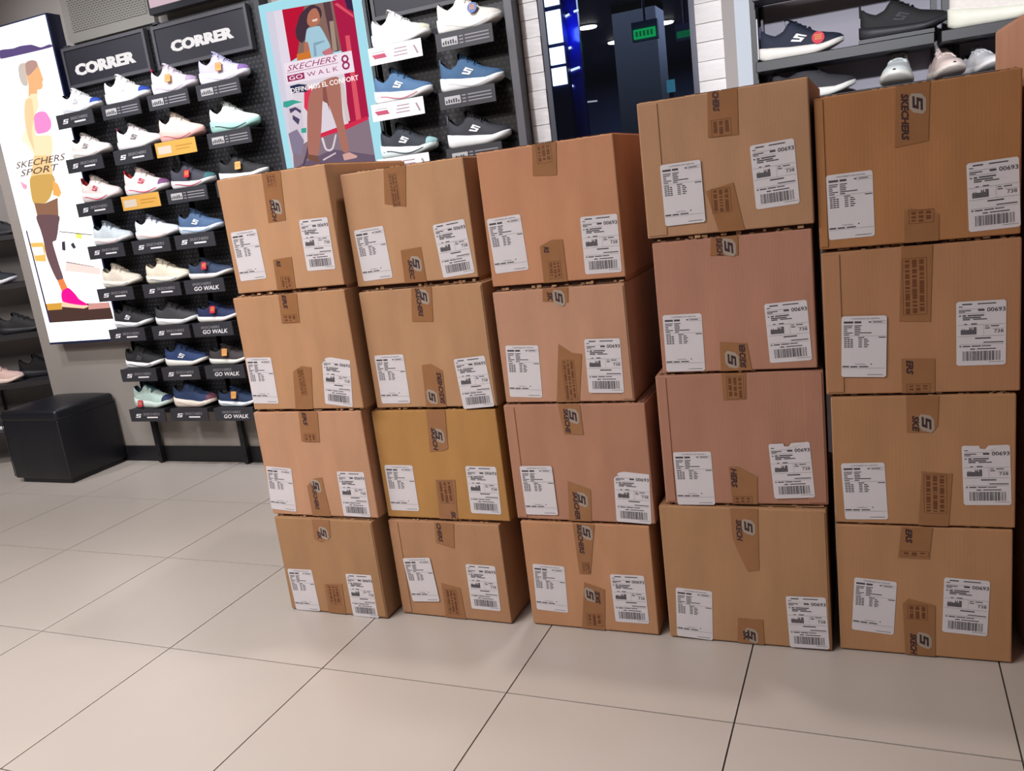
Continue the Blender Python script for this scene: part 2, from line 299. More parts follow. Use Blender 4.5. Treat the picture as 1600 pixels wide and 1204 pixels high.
BOX = [
 ('11',[0.2847,-0.8844,0.0014,0.4013,0.3513,1.0945],[(0.0167,0.1904,0.023,0.151),(0.2799,0.2026,-0.011,0.151)],[[(0.1752,0.3513),(0.2439,0.3513),(0.2326,0.2074),(0.1682,0.2058)],[(0.155,0),(0.2239,0),(0.2296,0.098),(0.1596,0.0945)]],[[('S',0.2088,0.2499,1),('W',0.1939,0.2728,0.2074,'SKECH',1),('B',0.1903,0.3446,0.2223,0.3093)],[('W',0.1771,0.0903,0.0714,'RS',1),('B',0.1748,0.0407,0.2125,-0.0037)]]),
 ('12',[0.2623,-0.8894,-0.0049,0.4245,0.3672,0.7144],[(0.0062,0.1741,-0.022,0.151),(0.3032,0.1676,-0.122,0.14)],[[(0.1817,0.3672),(0.251,0.3672),(0.2436,0.2768),(0.1751,0.2782)],[(0.1672,0),(0.2348,0),(0.2563,0.1345),(0.2204,0.1397),(0.1842,0.1237)]],[[('W',0.2017,0.3743,0.3228,'ERS',1),('B',0.1857,0.3037,0.2368,0.276)],[('B',0.2017,0.1318,0.2237,0.0454)]]),
 ('13',[0.2548,-0.89,0.0076,0.415,0.3549,0.3497],[(0.0096,0.1707,-0.074,0.157),(0.2874,0.1561,-0.016,0.152)],[[(0.1819,0.3549),(0.2549,0.3549),(0.2432,0.2531),(0.1729,0.2564)],[(0.162,0),(0.2348,0),(0.2262,0.1344),(0.192,0.129),(0.1617,0.1033)]],[[('W',0.2018,0.355,0.3093,'ERS',1),('B',0.1863,0.2829,0.2337,0.2545)],[('S',0.1986,0.1054,1),('W',0.1877,0.1086,0.0224,'SKECHERS',1)]]),
 ('14',[0.2616,-0.8969,-0.0093,0.388,0.3374,0.004],[(0.0143,0.1498,0.031,0.148),(0.2515,0.1494,0.016,0.146)],[[(0.157,0.3374),(0.2252,0.3374),(0.22,0.2781),(0.1779,0.2569),(0.1523,0.2673)],[(0.1557,0),(0.2261,0),(0.2304,0.1102),(0.1579,0.1043)]],[[('S',0.1952,0.2906,1),('W',0.176,0.2966,0.2648,'SK',1)],[('B',0.1693,0.1016,0.215,0.0336)]]),
 ('21',[0.7041,-0.842,0.0043,0.4026,0.3312,1.0796],[(0.0179,0.1677,0.043,0.155),(0.2811,0.1575,0.076,0.156)],[[(0.1506,0.3312),(0.2231,0.3312),(0.2042,0.2177),(0.1366,0.2326)],[(0.1638,0),(0.2361,0),(0.2336,0.1005),(0.1657,0.0961)]],[[('B',0.1633,0.3134,0.1889,0.2219)],[('S',0.211,0.0546,1),('W',0.192,0.0666,0.0095,'SKEC',1)]]),
 ('22',[0.7076,-0.8504,0.0039,0.4105,0.3609,0.7031],[(0.0205,0.1662,-0.001,0.152),(0.29,0.1449,0.07,0.144)],[[(0.1833,0.3609),(0.2502,0.3609),(0.24,0.2594),(0.1697,0.2633)],[(0.1746,0),(0.2429,0),(0.2468,0.1117),(0.2117,0.1328),(0.1802,0.1302)]],[[('S',0.2209,0.35,1),('W',0.2032,0.3667,0.2765,'SKECHERS',1)],[('S',0.2,0.0316,-1),('W',0.233,0.1068,0.0094,'SKECHERS',-1)]]),
 ('23',[0.6819,-0.8497,0.0058,0.4267,0.3526,0.3406],[(0.0169,0.1753,0.0,0.15),(0.3025,0.1756,-0.015,0.15)],[[(0.1968,0.3526),(0.2615,0.3526),(0.253,0.2318),(0.2383,0.2242),(0.1888,0.2207)],[(0.1873,0),(0.2502,0),(0.2609,0.1306),(0.1925,0.1293)]],[[('S',0.2291,0.2725,1),('W',0.2109,0.2976,0.224,'SKECH',1)],[('B',0.1989,0.1262,0.249,0.0532),('W',0.2381,0.0268,-0.0028,'SK',1)]]),
 ('24',[0.6818,-0.8558,-0.0078,0.3923,0.3273,0.004],[(0.0343,0.1979,0.083,0.15),(0.2599,0.1921,-0.004,0.152)],[[(0.1709,0.3273),(0.2399,0.3273),(0.2291,0.2434),(0.1657,0.2583)],[(0.1608,0),(0.2332,0),(0.2291,0.1077),(0.1624,0.1193)]],[[('W',0.185,0.3257,0.2621,'CHERS',1)],[('B',0.1736,0.0997,0.2133,0.0138)]]),
 ('31',[1.1425,-0.8298,-0.0045,0.389,0.3676,1.0473],[(0.0081,0.1885,0.043,0.153),(0.2795,0.1668,-0.009,0.154)],[[(0.167,0.3676),(0.2353,0.3676),(0.2272,0.2823),(0.1592,0.2882)],[(0.1562,0),(0.2257,0),(0.2239,0.1139),(0.1929,0.1152),(0.1563,0.1007)]],[[('B',0.1767,0.371,0.2192,0.3174)],[('W',0.1741,0.0983,0.0809,'RS',1),('B',0.1755,0.0571,0.2117,0.0091)]]),
 ('32',[1.1406,-0.8355,-0.0146,0.3869,0.3228,0.709],[(0.0205,0.1696,-0.037,0.153),(0.2605,0.178,-0.016,0.154)],[[(0.1545,0.3228),(0.2296,0.3228),(0.2251,0.282),(0.151,0.2893)],[(0.1584,0),(0.2267,0),(0.2484,0.1361),(0.2194,0.1404),(0.183,0.1671)]],[[('S',0.2001,0.3022,1),('W',0.174,0.3138,0.2881,'SK',1)],[('B',0.1874,0.121,0.2233,0.0041)]]),
 ('33',[1.1321,-0.8412,-0.003,0.4221,0.3519,0.35],[(0.029,0.167,0.018,0.154),(0.315,0.1557,-0.039,0.146)],[[(0.1702,0.3519),(0.2358,0.3519),(0.2383,0.263),(0.1792,0.2655)],[(0.1652,0),(0.2337,0),(0.241,0.0982),(0.1738,0.1225)]],[[('S',0.2128,0.319,1),('W',0.1929,0.3398,0.2674,'SKECHE',1)],[('S',0.2119,0.068,1),('W',0.193,0.0903,0.0041,'SKECHER',1)]]),
 ('34',[1.1409,-0.8456,0.005,0.3939,0.3383,0.004],[(0.0232,0.2018,-0.03,0.154),(0.2644,0.1839,0.016,0.146)],[[(0.1665,0.3383),(0.2335,0.3383),(0.2048,0.1798),(0.1704,0.1789)],[(0.1592,0),(0.2309,0),(0.2437,0.1328),(0.1821,0.1522)]],[[('S',0.2071,0.3228,1),('W',0.1863,0.3406,0.244,'SKECHERS',1),('B',0.1826,0.2172,0.2051,0.1826)],[('S',0.1963,0.1119,-1),('W',0.219,0.1274,0.0857,'SKE',-1),('B',0.1778,0.0511,0.2268,0.0115)]]),
 ('41',[1.5991,-0.8322,-0.0006,0.4066,0.3356,1.1402],[(0.0474,0.1802,0.014,0.153),(0.2679,0.1982,0.046,0.154)],[[(0.1765,0.3356),(0.2468,0.3356),(0.2434,0.2276),(0.1706,0.2306)],[(0.1823,0),(0.2445,0),(0.2242,0.1172),(0.1562,0.1034)]],[[('W',0.195,0.3349,0.2888,'CHERS',1),('B',0.1805,0.2696,0.2276,0.228)],[('B',0.1693,0.1073,0.2162,0.0478)]]),
 ('42',[1.6099,-0.8376,0.0203,0.3895,0.3441,0.7838],[(0.012,0.1558,-0.008,0.153),(0.2698,0.1684,0.043,0.152)],[[(0.1509,0.3441),(0.216,0.3441),(0.2145,0.2961),(0.1458,0.3003)],[(0.1527,0),(0.2306,0),(0.2221,0.0704),(0.1541,0.0775)]],[[('S',0.1927,0.3284,1),('W',0.1703,0.3466,0.2984,'SKECH',1)],[('S',0.1826,0.0288,-1),('W',0.2095,0.0691,0.0069,'SKECHER',-1)]]),
 ('43',[1.5887,-0.8406,0.047,0.4234,0.362,0.4144],[(0.031,0.1478,0.009,0.152),(0.2816,0.1688,0.052,0.152)],[[(0.174,0.362),(0.2346,0.362),(0.2323,0.2917),(0.1748,0.291)],[(0.1802,0),(0.2454,0),(0.2487,0.0774),(0.2008,0.1054),(0.1766,0.1055)]],[[('B',0.1857,0.3542,0.229,0.2918)],[('W',0.1885,0.1017,0.047,'HERS',1),('B',0.1835,0.0222,0.2324,0.0)]]),
 ('44',[1.5678,-0.8445,0.0111,0.4383,0.4022,0.004],[(0.0283,0.1566,-0.052,0.152),(0.3262,0.1539,0.028,0.146)],[[(0.1947,0.4022),(0.2673,0.4022),(0.2608,0.2247),(0.2307,0.2188),(0.2123,0.2649),(0.196,0.3148)],[(0.1904,0),(0.2626,0),(0.2631,0.0758),(0.1954,0.0758)]],[[('S',0.2401,0.3496,1),('W',0.2152,0.3697,0.3078,'SKECH',1)],[('S',0.2301,0.026,1),('W',0.2147,0.0388,0.0079,'SK',1)]]),
 ('51',[2.0149,-0.8166,-0.0019,0.4218,0.3524,1.0734],[(0.0205,0.1742,0.011,0.156),(0.3149,0.1649,0.032,0.154)],[[(0.1749,0.3524),(0.2441,0.3524),(0.2394,0.2252),(0.1705,0.2186)],[(0.1866,0),(0.2583,0),(0.2588,0.0599),(0.1997,0.0788),(0.1879,0.0746)]],[[('S',0.2186,0.3094,1),('W',0.1924,0.334,0.2318,'SKECHERS',1)],[('B',0.1963,0.0737,0.2488,0.0429)]]),
 ('52',[2.0171,-0.8203,0.0101,0.4223,0.3543,0.7109],[(0.0418,0.198,-0.034,0.152),(0.291,0.2166,-0.001,0.153)],[[(0.1773,0.3543),(0.2432,0.3543),(0.2367,0.174),(0.1696,0.1778)],[(0.1728,0),(0.2444,0),(0.2453,0.0835),(0.1728,0.0863)]],[[('B',0.1787,0.3265,0.2306,0.1922)],[('W',0.1906,0.082,0.0469,'ERS',1),('B',0.1831,0.0229,0.2348,-0.0015)]]),
 ('53',[2.0262,-0.8234,0.0123,0.4057,0.3356,0.3684],[(0.0188,0.1616,0.035,0.149),(0.2915,0.209,0.029,0.152)],[[(0.1727,0.3356),(0.2437,0.3356),(0.2403,0.2595),(0.2276,0.2433),(0.1725,0.2437)],[(0.1947,0),(0.262,0),(0.2713,0.1369),(0.2038,0.1426)]],[[('S',0.2161,0.2662,1),('W',0.1922,0.286,0.2452,'SKE',1)],[('B',0.208,0.1359,0.2594,0.0328)]]),
 ('54',[2.0262,-0.8241,0.0176,0.4012,0.3584,0.004],[(0.0413,0.212,-0.073,0.152),(0.2517,0.2251,-0.041,0.151)],[[(0.1556,0.3584),(0.2266,0.3584),(0.2182,0.2734),(0.1464,0.2732)],[(0.1587,0),(0.229,0),(0.2305,0.1453),(0.1677,0.16),(0.1549,0.1432)]],[[('W',0.1724,0.3538,0.3147,'ERS',1),('B',0.153,0.2937,0.2168,0.2788)],[('S',0.2038,0.0448,1),('W',0.1786,0.0616,0.0018,'SKECH',1),('B',0.1658,0.144,0.2132,0.1026)]]),
]
RUN = [
 ('5a4a78',[(-2.229,2.39),(-2.13,2.382),(-2.068,2.384),(-1.984,2.376),(-1.921,2.352),(-1.851,2.355),(-1.851,2.338),(-2.205,2.344),(-2.243,2.353)]),
 ('c4b8b0',[(-2.123,2.28),(-2.1,2.298),(-2.06,2.295),(-2.074,2.258),(-2.08,2.184),(-2.119,2.19),(-2.132,2.228)]),
 ('e8ae7c',[(-2.06,2.295),(-2.011,2.302),(-1.976,2.29),(-1.965,2.253),(-1.962,2.231),(-1.956,2.193),(-1.967,2.184),(-1.971,2.162),(-1.99,2.148),(-2.02,2.148),(-2.033,2.11),(-2.097,2.12),(-2.077,2.184),(-2.074,2.258)]),
 ('b08c84',[(-2.06,2.295),(-2.011,2.302),(-1.976,2.29),(-1.978,2.264),(-2.011,2.248),(-2.05,2.232),(-2.072,2.236)]),
 ('f8dcb4',[(-2.131,2.112),(-2.087,2.128),(-2.075,2.137),(-2.026,2.13),(-2.031,2.108),(-2.036,2.07),(-2.085,2.016),(-2.106,1.945),(-2.106,1.922),(-1.998,1.907),(-2.006,1.846),(-2.033,1.804),(-2.164,1.821),(-2.173,1.914),(-2.178,1.972),(-2.161,2.055)]),
 ('f2c89c',[(-2.123,2.111),(-2.077,2.11),(-2.093,2.017),(-2.133,1.954),(-2.152,1.831),(-2.172,1.845),(-2.174,1.96),(-2.154,2.048)]),
 ('f08cc8',[(-2.093,2.017),(-2.052,2.039),(-1.996,2.031),(-1.971,1.982),(-1.984,1.945),(-2.024,1.928),(-2.102,1.933)]),
 ('fae6c8',[(-2.202,1.953),(-2.18,1.955),(-2.173,1.914),(-2.152,1.831),(-2.168,1.833),(-2.206,1.896),(-2.233,1.905)]),
 ('e6c48c',[(-2.164,1.821),(-2.033,1.804),(-2.052,1.703),(-2.229,1.712)]),
 ('c8a058',[(-2.229,1.712),(-2.067,1.708),(-2.045,1.673),(-2.079,1.625),(-2.119,1.582),(-2.171,1.558),(-2.255,1.567),(-2.257,1.633)]),
 ('f0a860',[(-2.061,1.675),(-2.029,1.648),(-2.02,1.6),(-2.044,1.58),(-2.089,1.596)]),
 ('f0a0b8',[(-2.321,1.7),(-2.27,1.67),(-2.287,1.648),(-2.31,1.657)]),
 ('8a6450',[(-2.252,1.57),(-2.171,1.558),(-2.057,1.578),(-2.097,1.435),(-2.251,1.451)]),
 ('6b5054',[(-2.256,1.5),(-2.083,1.482),(-2.099,1.434),(-2.12,1.392),(-2.148,1.35),(-2.179,1.341),(-2.178,1.29),(-2.171,1.206),(-2.164,1.131),(-2.217,1.125),(-2.244,1.205),(-2.256,1.277),(-2.25,1.36),(-2.253,1.417)]),
 ('e0814a',[(-2.217,1.125),(-2.164,1.131),(-2.147,1.075),(-2.202,1.059)]),
 ('f0b860',[(-2.36,1.354),(-2.255,1.347),(-2.252,1.315),(-2.269,1.239),(-2.356,1.247)]),
 ('ffffff',[(-2.358,1.328),(-2.27,1.323),(-2.27,1.278),(-2.349,1.279)]),
 ('e0e470',[(-1.988,1.373),(-1.935,1.362),(-1.947,1.338),(-1.988,1.347)]),
 ('f4d4cc',[(-2.11,1.223),(-1.858,1.168),(-1.872,1.131),(-2.136,1.174)]),
 ('605048',[(-2.105,1.397),(-1.859,1.355),(-1.86,1.35),(-2.107,1.392)]),
 ('605048',[(-2.109,1.225),(-1.902,1.18),(-1.903,1.177),(-2.111,1.22)]),
 ('403848',[(-2.107,1.337),(-2.08,1.338),(-2.093,1.285),(-2.119,1.291)]),
 ('403848',[(-2.043,1.316),(-2.017,1.326),(-2.005,1.296),(-2.029,1.289)]),
 ('4a3530',[(-2.354,0.993),(-1.851,0.971),(-1.845,0.878),(-2.361,0.883)]),
 ('d09840',[(-2.355,0.996),(-2.224,0.995),(-2.233,0.956),(-2.357,0.957)]),
 ('c89088',[(-2.012,0.976),(-1.852,0.974),(-1.851,0.942),(-2.023,0.942)]),
 ('f7c8a8',[(-2.22,1.008),(-2.185,1.002),(-2.027,0.972),(-2.016,0.959),(-2.057,0.95),(-2.233,0.971)]),
 ('e81890',[(-2.204,1.056),(-2.142,1.076),(-2.1,1.039),(-2.075,1.005),(-2.023,0.975),(-2.038,0.967),(-2.12,0.978),(-2.213,1.002)]),
 ('3a3050',[(-2.372,1.423),(-2.361,1.428),(-2.352,0.889),(-2.366,0.883)]),
]
GOW = [
 ('c01838',[(-0.352,2.243),(-0.228,2.236),(-0.248,2.142),(-0.314,2.027),(-0.353,2.015)]),
 ('8a6a60',[(-0.228,2.236),(-0.072,2.228),(-0.06,2.015),(-0.242,2.018),(-0.314,2.027)]),
 ('5a4048',[(-0.126,2.23),(-0.087,2.228),(-0.083,2.016),(-0.115,2.017)]),
 ('a89080',[(-0.108,2.147),(-0.085,2.146),(-0.09,2.021),(-0.115,2.017)]),
 ('b02048',[(-0.075,2.229),(0.027,2.224),(0.022,1.711),(-0.095,1.68),(-0.075,1.862),(-0.068,2.017)]),
 ('3a2848',[(-0.011,2.225),(0.026,2.224),(0.027,2.164),(-0.004,2.182)]),
 ('e05868',[(-0.037,2.073),(-0.014,2.072),(-0.021,1.695),(-0.049,1.693)]),
 ('e05868',[(-0.067,2.212),(-0.051,2.215),(0.021,2.153),(0.022,2.138)]),
 ('d8c8c8',[(-0.108,1.892),(-0.085,1.892),(-0.081,1.71),(-0.105,1.707)]),
 ('e03858',[(-0.301,1.898),(-0.26,1.894),(-0.296,1.767),(-0.321,1.804)]),
 ('8c7884',[(-0.428,1.62),(-0.301,1.663),(-0.104,1.675),(0.019,1.712),(0.022,1.509),(-0.439,1.534)]),
 ('6e5c70',[(-0.374,1.559),(-0.2,1.597),(0.02,1.542),(0.022,1.509),(-0.439,1.534)]),
 ('d83050',[(-0.266,1.675),(0.018,1.716),(0.018,1.702),(-0.104,1.675),(-0.269,1.657)]),
 ('d8ccd8',[(-0.417,1.821),(-0.335,1.815),(-0.342,1.708),(-0.355,1.644),(-0.429,1.654)]),
 ('8c8098',[(-0.436,1.701),(-0.382,1.714),(-0.353,1.657),(-0.383,1.594),(-0.431,1.607)]),
 ('504868',[(-0.407,1.81),(-0.369,1.814),(-0.34,1.793),(-0.347,1.781),(-0.371,1.801),(-0.403,1.79)]),
 ('504868',[(-0.393,1.781),(-0.356,1.756),(-0.37,1.732),(-0.397,1.762)]),
 ('40a898',[(-0.433,1.847),(-0.378,1.848),(-0.324,1.829),(-0.365,1.829),(-0.418,1.818),(-0.438,1.824)]),
 ('40a898',[(-0.357,1.714),(-0.328,1.713),(-0.333,1.691),(-0.361,1.694)]),
 ('283050',[(-0.381,1.91),(-0.331,1.912),(-0.283,1.901),(-0.29,1.87),(-0.347,1.876),(-0.372,1.875)]),
 ('e0d4dc',[(-0.254,1.653),(-0.242,1.654),(-0.235,1.608),(-0.22,1.599),(-0.202,1.607),(-0.175,1.659),(-0.168,1.655),(-0.196,1.599),(-0.222,1.59),(-0.244,1.603)]),
 ('58485c',[(-0.391,1.538),(-0.352,1.603),(-0.322,1.666),(-0.313,1.665),(-0.341,1.595),(-0.379,1.536)]),
 ('d8c8d0',[(-0.265,1.559),(-0.187,1.582),(-0.187,1.575),(-0.263,1.552)]),
 ('483440',[(-0.26,2.2),(-0.222,2.223),(-0.181,2.232),(-0.145,2.212),(-0.143,2.178),(-0.182,2.148),(-0.223,2.143),(-0.244,2.104),(-0.273,2.084),(-0.296,2.107),(-0.296,2.144)]),
 ('b8745c',[(-0.214,2.197),(-0.191,2.214),(-0.165,2.213),(-0.153,2.183),(-0.161,2.151),(-0.2,2.141),(-0.222,2.152),(-0.226,2.169)]),
 ('f0d8d0',[(-0.198,2.17),(-0.166,2.171),(-0.172,2.161),(-0.196,2.162)]),
 ('a8ccdc',[(-0.233,2.136),(-0.2,2.14),(-0.161,2.135),(-0.134,2.078),(-0.124,2.039),(-0.168,2.029),(-0.172,2.01),(-0.227,2.012),(-0.247,2.035),(-0.253,2.086)]),
 ('88a8bc',[(-0.21,2.073),(-0.15,2.074),(-0.148,2.068),(-0.201,2.06),(-0.203,2.015),(-0.219,2.015)]),
 ('c87880',[(-0.168,2.029),(-0.124,2.039),(-0.112,2.009),(-0.164,2.01)]),
 ('b8745c',[(-0.261,2.081),(-0.24,2.084),(-0.236,2.046),(-0.27,2.039)]),
 ('d47a34',[(-0.311,2.041),(-0.269,2.042),(-0.237,2.045),(-0.234,2.009),(-0.316,2.008)]),
 ('b07466',[(-0.27,1.867),(-0.185,1.905),(-0.106,1.905),(-0.109,1.804),(-0.116,1.728),(-0.113,1.582),(-0.148,1.583),(-0.16,1.696),(-0.187,1.809),(-0.211,1.819),(-0.245,1.695),(-0.291,1.575),(-0.341,1.592),(-0.31,1.769)]),
 ('8e5850',[(-0.198,1.881),(-0.182,1.88),(-0.182,1.764),(-0.189,1.803),(-0.21,1.816)]),
 ('7c5448',[(-0.346,1.593),(-0.29,1.579),(-0.283,1.544),(-0.308,1.551),(-0.354,1.574)]),
 ('d8a8a0',[(-0.151,1.567),(-0.112,1.572),(-0.071,1.55),(-0.078,1.542),(-0.147,1.539)]),
 ('f6e6f2',[(-0.391,2.014),(-0.015,2.006),(-0.015,1.915),(-0.395,1.92)]),
]
# ------------------------------------------------------------------ display bays on the back wall
M_PEG = perforated('perforated_black', '16161b', '36363a', 0.026, 0.022)
M_UPR = mat('upright_charcoal', '34343a', rough=0.5)
M_DARKSIGN = mat('sign_face_slate', '1e1d27', rough=0.55)
M_SIGNFR = mat('sign_frame_grey', '48474c', rough=0.5)
M_WHITE = mat('lettering_white', 'f2f0f2', rough=0.6)
def bay(x0, x1, z0, z1, label, legs=(), ups=()):
    t = thing('display_bay', label, 'display rack', (x0, 0.55, 0), group='black perforated display bays on the back wall')
    a = MB(); a.box(0, x1 - x0, -0.012, 0.0, z0, z1); build(a, 'panel', M_PEG, t)
    for u in ups:
        a = MB(); a.box(u - x0 - 0.016, u - x0 + 0.016, -0.012, 0.03, z0, z1 + 0.008); build(a, 'upright', M_UPR, t)
    for u in legs:
        a = MB(); a.box(u - x0 - 0.015, u - x0 + 0.015, -0.012, 0.016, 0.006, z0 - 0.001)
        for k in range(3): a.box(u - x0 - 0.004, u - x0 + 0.004, -0.0135, -0.0115, 0.04 + k * 0.09, 0.065 + k * 0.09, 1)
        l = build(a, 'leg', [M_BLACK, mat('slot_dark', '060607')], t)
        a = MB(); a.tube((u - x0, 0.0, 0.0), (u - x0, 0.0, 0.0065), 0.0118, 14); build(a, 'foot', M_BLACK, l)
    return t
bay(-1.80, -1.17, 0.31, 2.33, 'black perforated display bay beside the tall lit runner poster', (-1.775,), (-1.785,))
bay(-1.165, -0.535, 0.31, 2.33, 'black perforated display bay beside the red and cyan poster', (-1.135,), (-1.15, -0.52))
bay(0.08, 0.745, 0.9, 2.33, 'black perforated display bay beside the white stone column', (), (0.09,))
a = MB(); a.box(0.746, 0.784, 0.49, YW - 0.001, 0, 2.6)
tag(build(a, 'bay_side_panel', mat('side_panel_grey', '5d5c62', rough=0.5), bevel=0.003), 'grey upright side panel closing the bay by the stone column', 'panel')
a = MB(); a.box(-0.5, -0.486, 0.515, YW - 0.001, 0.9, 2.4)
tag(build(a, 'poster_post', M_UPR), 'thin charcoal post at the edge of the cyan poster', 'post')

def header(x0, x1, z0, z1, txt, tx, label):
    t = thing('header_sign', label, 'sign', (x0, 0.5, z0), group='slate header signs above the sneakers')
    w_ = x1 - x0; h_ = z1 - z0; f = 0.016
    a = MB(); a.box(0, w_, 0, 0.03, 0, f); a.box(0, w_, 0, 0.03, h_ - f, h_); a.box(0, f, 0, 0.03, f, h_ - f); a.box(w_ - f, w_, 0, 0.03, f, h_ - f)
    build(a, 'frame', M_SIGNFR, t)
    a = MB(); a.box(f, w_ - f, 0.006, 0.028, f, h_ - f); fc = build(a, 'face', M_DARKSIGN, t)
    a = MB(); wall_txt(a, txt, tx[0] - x0, tx[1] - x0, tx[2] - z0, tx[3] - z0, 0.0045, bold=0.042)
    wall_txt(a, txt, tx[0] - x0 + .007, tx[1] - x0 + .007, tx[2] - z0, tx[3] - z0, 0.0042, bold=0.042)
    build(a, 'lettering', emis('letter_lit', 'f4eff0', 0.9), fc)
header(-1.785, -1.20, 2.115, 2.318, 'CORRER', (-1.72, -1.295, 2.17, 2.228), 'CORRER header sign beside the tall lit runner poster')
header(-1.152, -0.555, 2.108, 2.312, 'CORRER', (-1.05, -0.66, 2.175, 2.228), 'CORRER header sign beside the red and cyan poster')
header(0.115, 0.735, 2.105, 2.31, 'CORRER', (0.185, 0.60, 2.178, 2.232), 'dark header sign above the white sneakers by the stone column')
# ventilation grille and the bottom of another sign above
t = thing('vent_grille', 'taupe perforated grille with rounded corner above a header sign', 'grille', (-1.775, YW - 0.03, 2.345))
o2 = [(0.0, 0.03), (0.01, 0.009), (0.03, 0.0), (0.61, 0.0), (0.61, 0.5), (0.0, 0.5)]
a = MB(); a.prism(o2, 0, 0.029); build(a, 'frame', mat('grille_frame', '807c76', rough=0.6), t)
a = MB(); a.box(0.05, 0.575, -0.003, -0.0005, 0.05, 0.47); build(a, 'mesh', perforated('grille_mesh', '7e7a73', '45423e', 0.022, 0.011), t)
t = thing('upper_sign', 'dark edged sign with pale pink face cut by the top of view', 'sign', (-1.128, 0.49, 2.362))
a = MB(); a.box(0, 0.62, 0, 0.05, 0, 0.45); build(a, 'casing', mat('upper_casing', '16161e', rough=0.4), t)
a = MB(); wall_rect(a, 0.012, 0.6, 0.03, 0.44, -0.001); build(a, 'face', emis('upper_pink', 'd8bcc8', 0.85), t)

# ------------------------------------------------------------------ posters
def soften(p):
    if len(p) < 7: return p
    n = len(p); q = []
    for i in range(n):
        a, b, c, d = (Vector(p[(i + k) % n]) for k in (-1, 0, 1, 2))
        for u in (0, .25, .5, .75):
            v = b + (c - a) * (.35 * u * (1 - u) ** 2) + (c - b) * (u * u * (3 - 2 * u)) - (d - b) * (.35 * u * u * (1 - u))
            q.append((v.x, v.y))
    return q
def poster_print(name, polys, parent, y, pfx, st):
    a = MB(); ms = []; idx = {}
    for n, (c, pts) in enumerate(polys):
        if c not in idx: idx[c] = len(ms); ms.append(emis(pfx + c, c, st))
        a.quad([(x, y - 0.0006 - 0.00006 * n, z) for x, z in soften(pts)], idx[c])
    return a, ms
t = thing('runner_poster', 'tall glowing lightbox poster of a runner in pink top and pink shoe', 'poster')
a = MB(); a.box(-2.412, -1.828, 0.503, YW - 0.001, 0.752, 2.508); build(a, 'casing', mat('lightbox_edge', '1b2246', rough=0.35), t)
a = MB(); a.box(-2.405, -1.84, 0.5, 0.5028, 0.765, 2.5); fc = build(a, 'face', emis('lightbox_white', 'ffffff', 1.6), t)
a, ms = poster_print('print', RUN, t, 0.5, 'runner_', 1.1)
k = len(ms); ms.append(emis('runner_letters', '6a5048', 1.0))
wall_txt(a, 'SKECHERS', -2.325, -1.92, 1.768, 1.803, 0.4968, k, 0.012, 0.35); wall_txt(a, 'SPORT', -2.305, -1.985, 1.722, 1.757, 0.4968, k, 0.012, 0.35)
build(a, 'print', ms, t)
t = thing('walking_poster', 'cyan bordered poster of a woman walking beside a bicycle and red wall', 'poster')
a = MB(); a.box(-0.482, 0.072, 0.5025, 0.53, 1.35, 2.285); build(a, 'board', mat('poster_board', 'd8e8ee', rough=0.5), t)
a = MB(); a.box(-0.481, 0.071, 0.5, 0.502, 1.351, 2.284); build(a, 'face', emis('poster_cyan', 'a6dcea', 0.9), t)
GO0 = [('d8d4e4', [(-0.445, 2.25), (-0.352, 2.243), (-0.37, 1.4), (-0.445, 1.4)]), ('e6dcea', [(-0.40, 2.245), (-0.352, 2.243), (-0.33, 1.56), (-0.42, 1.56)]),
       ('e2d6e0', [(-0.37, 2.0), (0.0, 2.0), (0.01, 1.56), (-0.37, 1.56)])]
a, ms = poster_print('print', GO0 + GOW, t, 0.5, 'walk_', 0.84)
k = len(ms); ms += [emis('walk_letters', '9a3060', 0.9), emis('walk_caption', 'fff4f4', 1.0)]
yy = 0.4962
wall_txt(a, 'SKECHERS', -0.378, -0.095, 1.975, 2.0, yy, k, 0.0, 0.35)
wall_rect(a, -0.383, -0.094, 1.9665, 1.9685, yy, k); wall_rect(a, -0.385, -0.288, 1.929, 1.957, yy, k)
wall_txt(a, 'GO', -0.375, -0.298, 1.934, 1.952, yy - 0.0006, k + 1)
wall_txt(a, 'W A L K', -0.272, -0.1, 1.934, 1.953, yy, k); wall_txt(a, '8', -0.077, -0.034, 1.93, 1.995, yy, k)
wall_txt(a, 'DEFINIMOS EL CONFORT', -0.376, 0.0, 1.877, 1.899, yy, k + 1, 0.01)
build(a, 'print', ms, t)

# ------------------------------------------------------------------ sneakers
def lerp(tab, t):
    for (a0, v0), (a1, v1) in zip(tab, tab[1:]):
        if t <= a1:
            u = (t - a0) / (a1 - a0); u = u * u * (3 - 2 * u) * 0.5 + u * 0.5
            return v0 + (v1 - v0) * u
    return tab[-1][1]
W_T = [(0, .016), (.03, .026), (.12, .034), (.3, .035), (.48, .036), (.7, .046), (.85, .043), (.94, .031), (.985, .016), (1, .006)]
VAR = {  # sole thickness, tongue height, collar, toe height
 'runner': dict(st=[(0,.046),(.1,.041),(.4,.033),(.75,.028),(1,.043)], up=[(0,.102),(.03,.110),(.09,.096),(.17,.084),(.26,.092),(.35,.122),(.41,.117),(.55,.094),(.7,.073),(.85,.064),(.95,.057),(1,.047)]),
 'chunky': dict(st=[(0,.060),(.1,.054),(.4,.043),(.75,.034),(1,.048)], up=[(0,.116),(.03,.126),(.09,.108),(.17,.093),(.26,.104),(.35,.138),(.41,.132),(.55,.104),(.7,.081),(.85,.070),(.95,.062),(1,.051)]),
 'slim': dict(st=[(0,.034),(.1,.032),(.4,.028),(.75,.026),(1,.040)], up=[(0,.082),(.03,.088),(.09,.080),(.17,.070),(.26,.076),(.35,.098),(.41,.095),(.55,.080),(.7,.065),(.85,.058),(.95,.053),(1,.044)]),
}
SL = 0.275
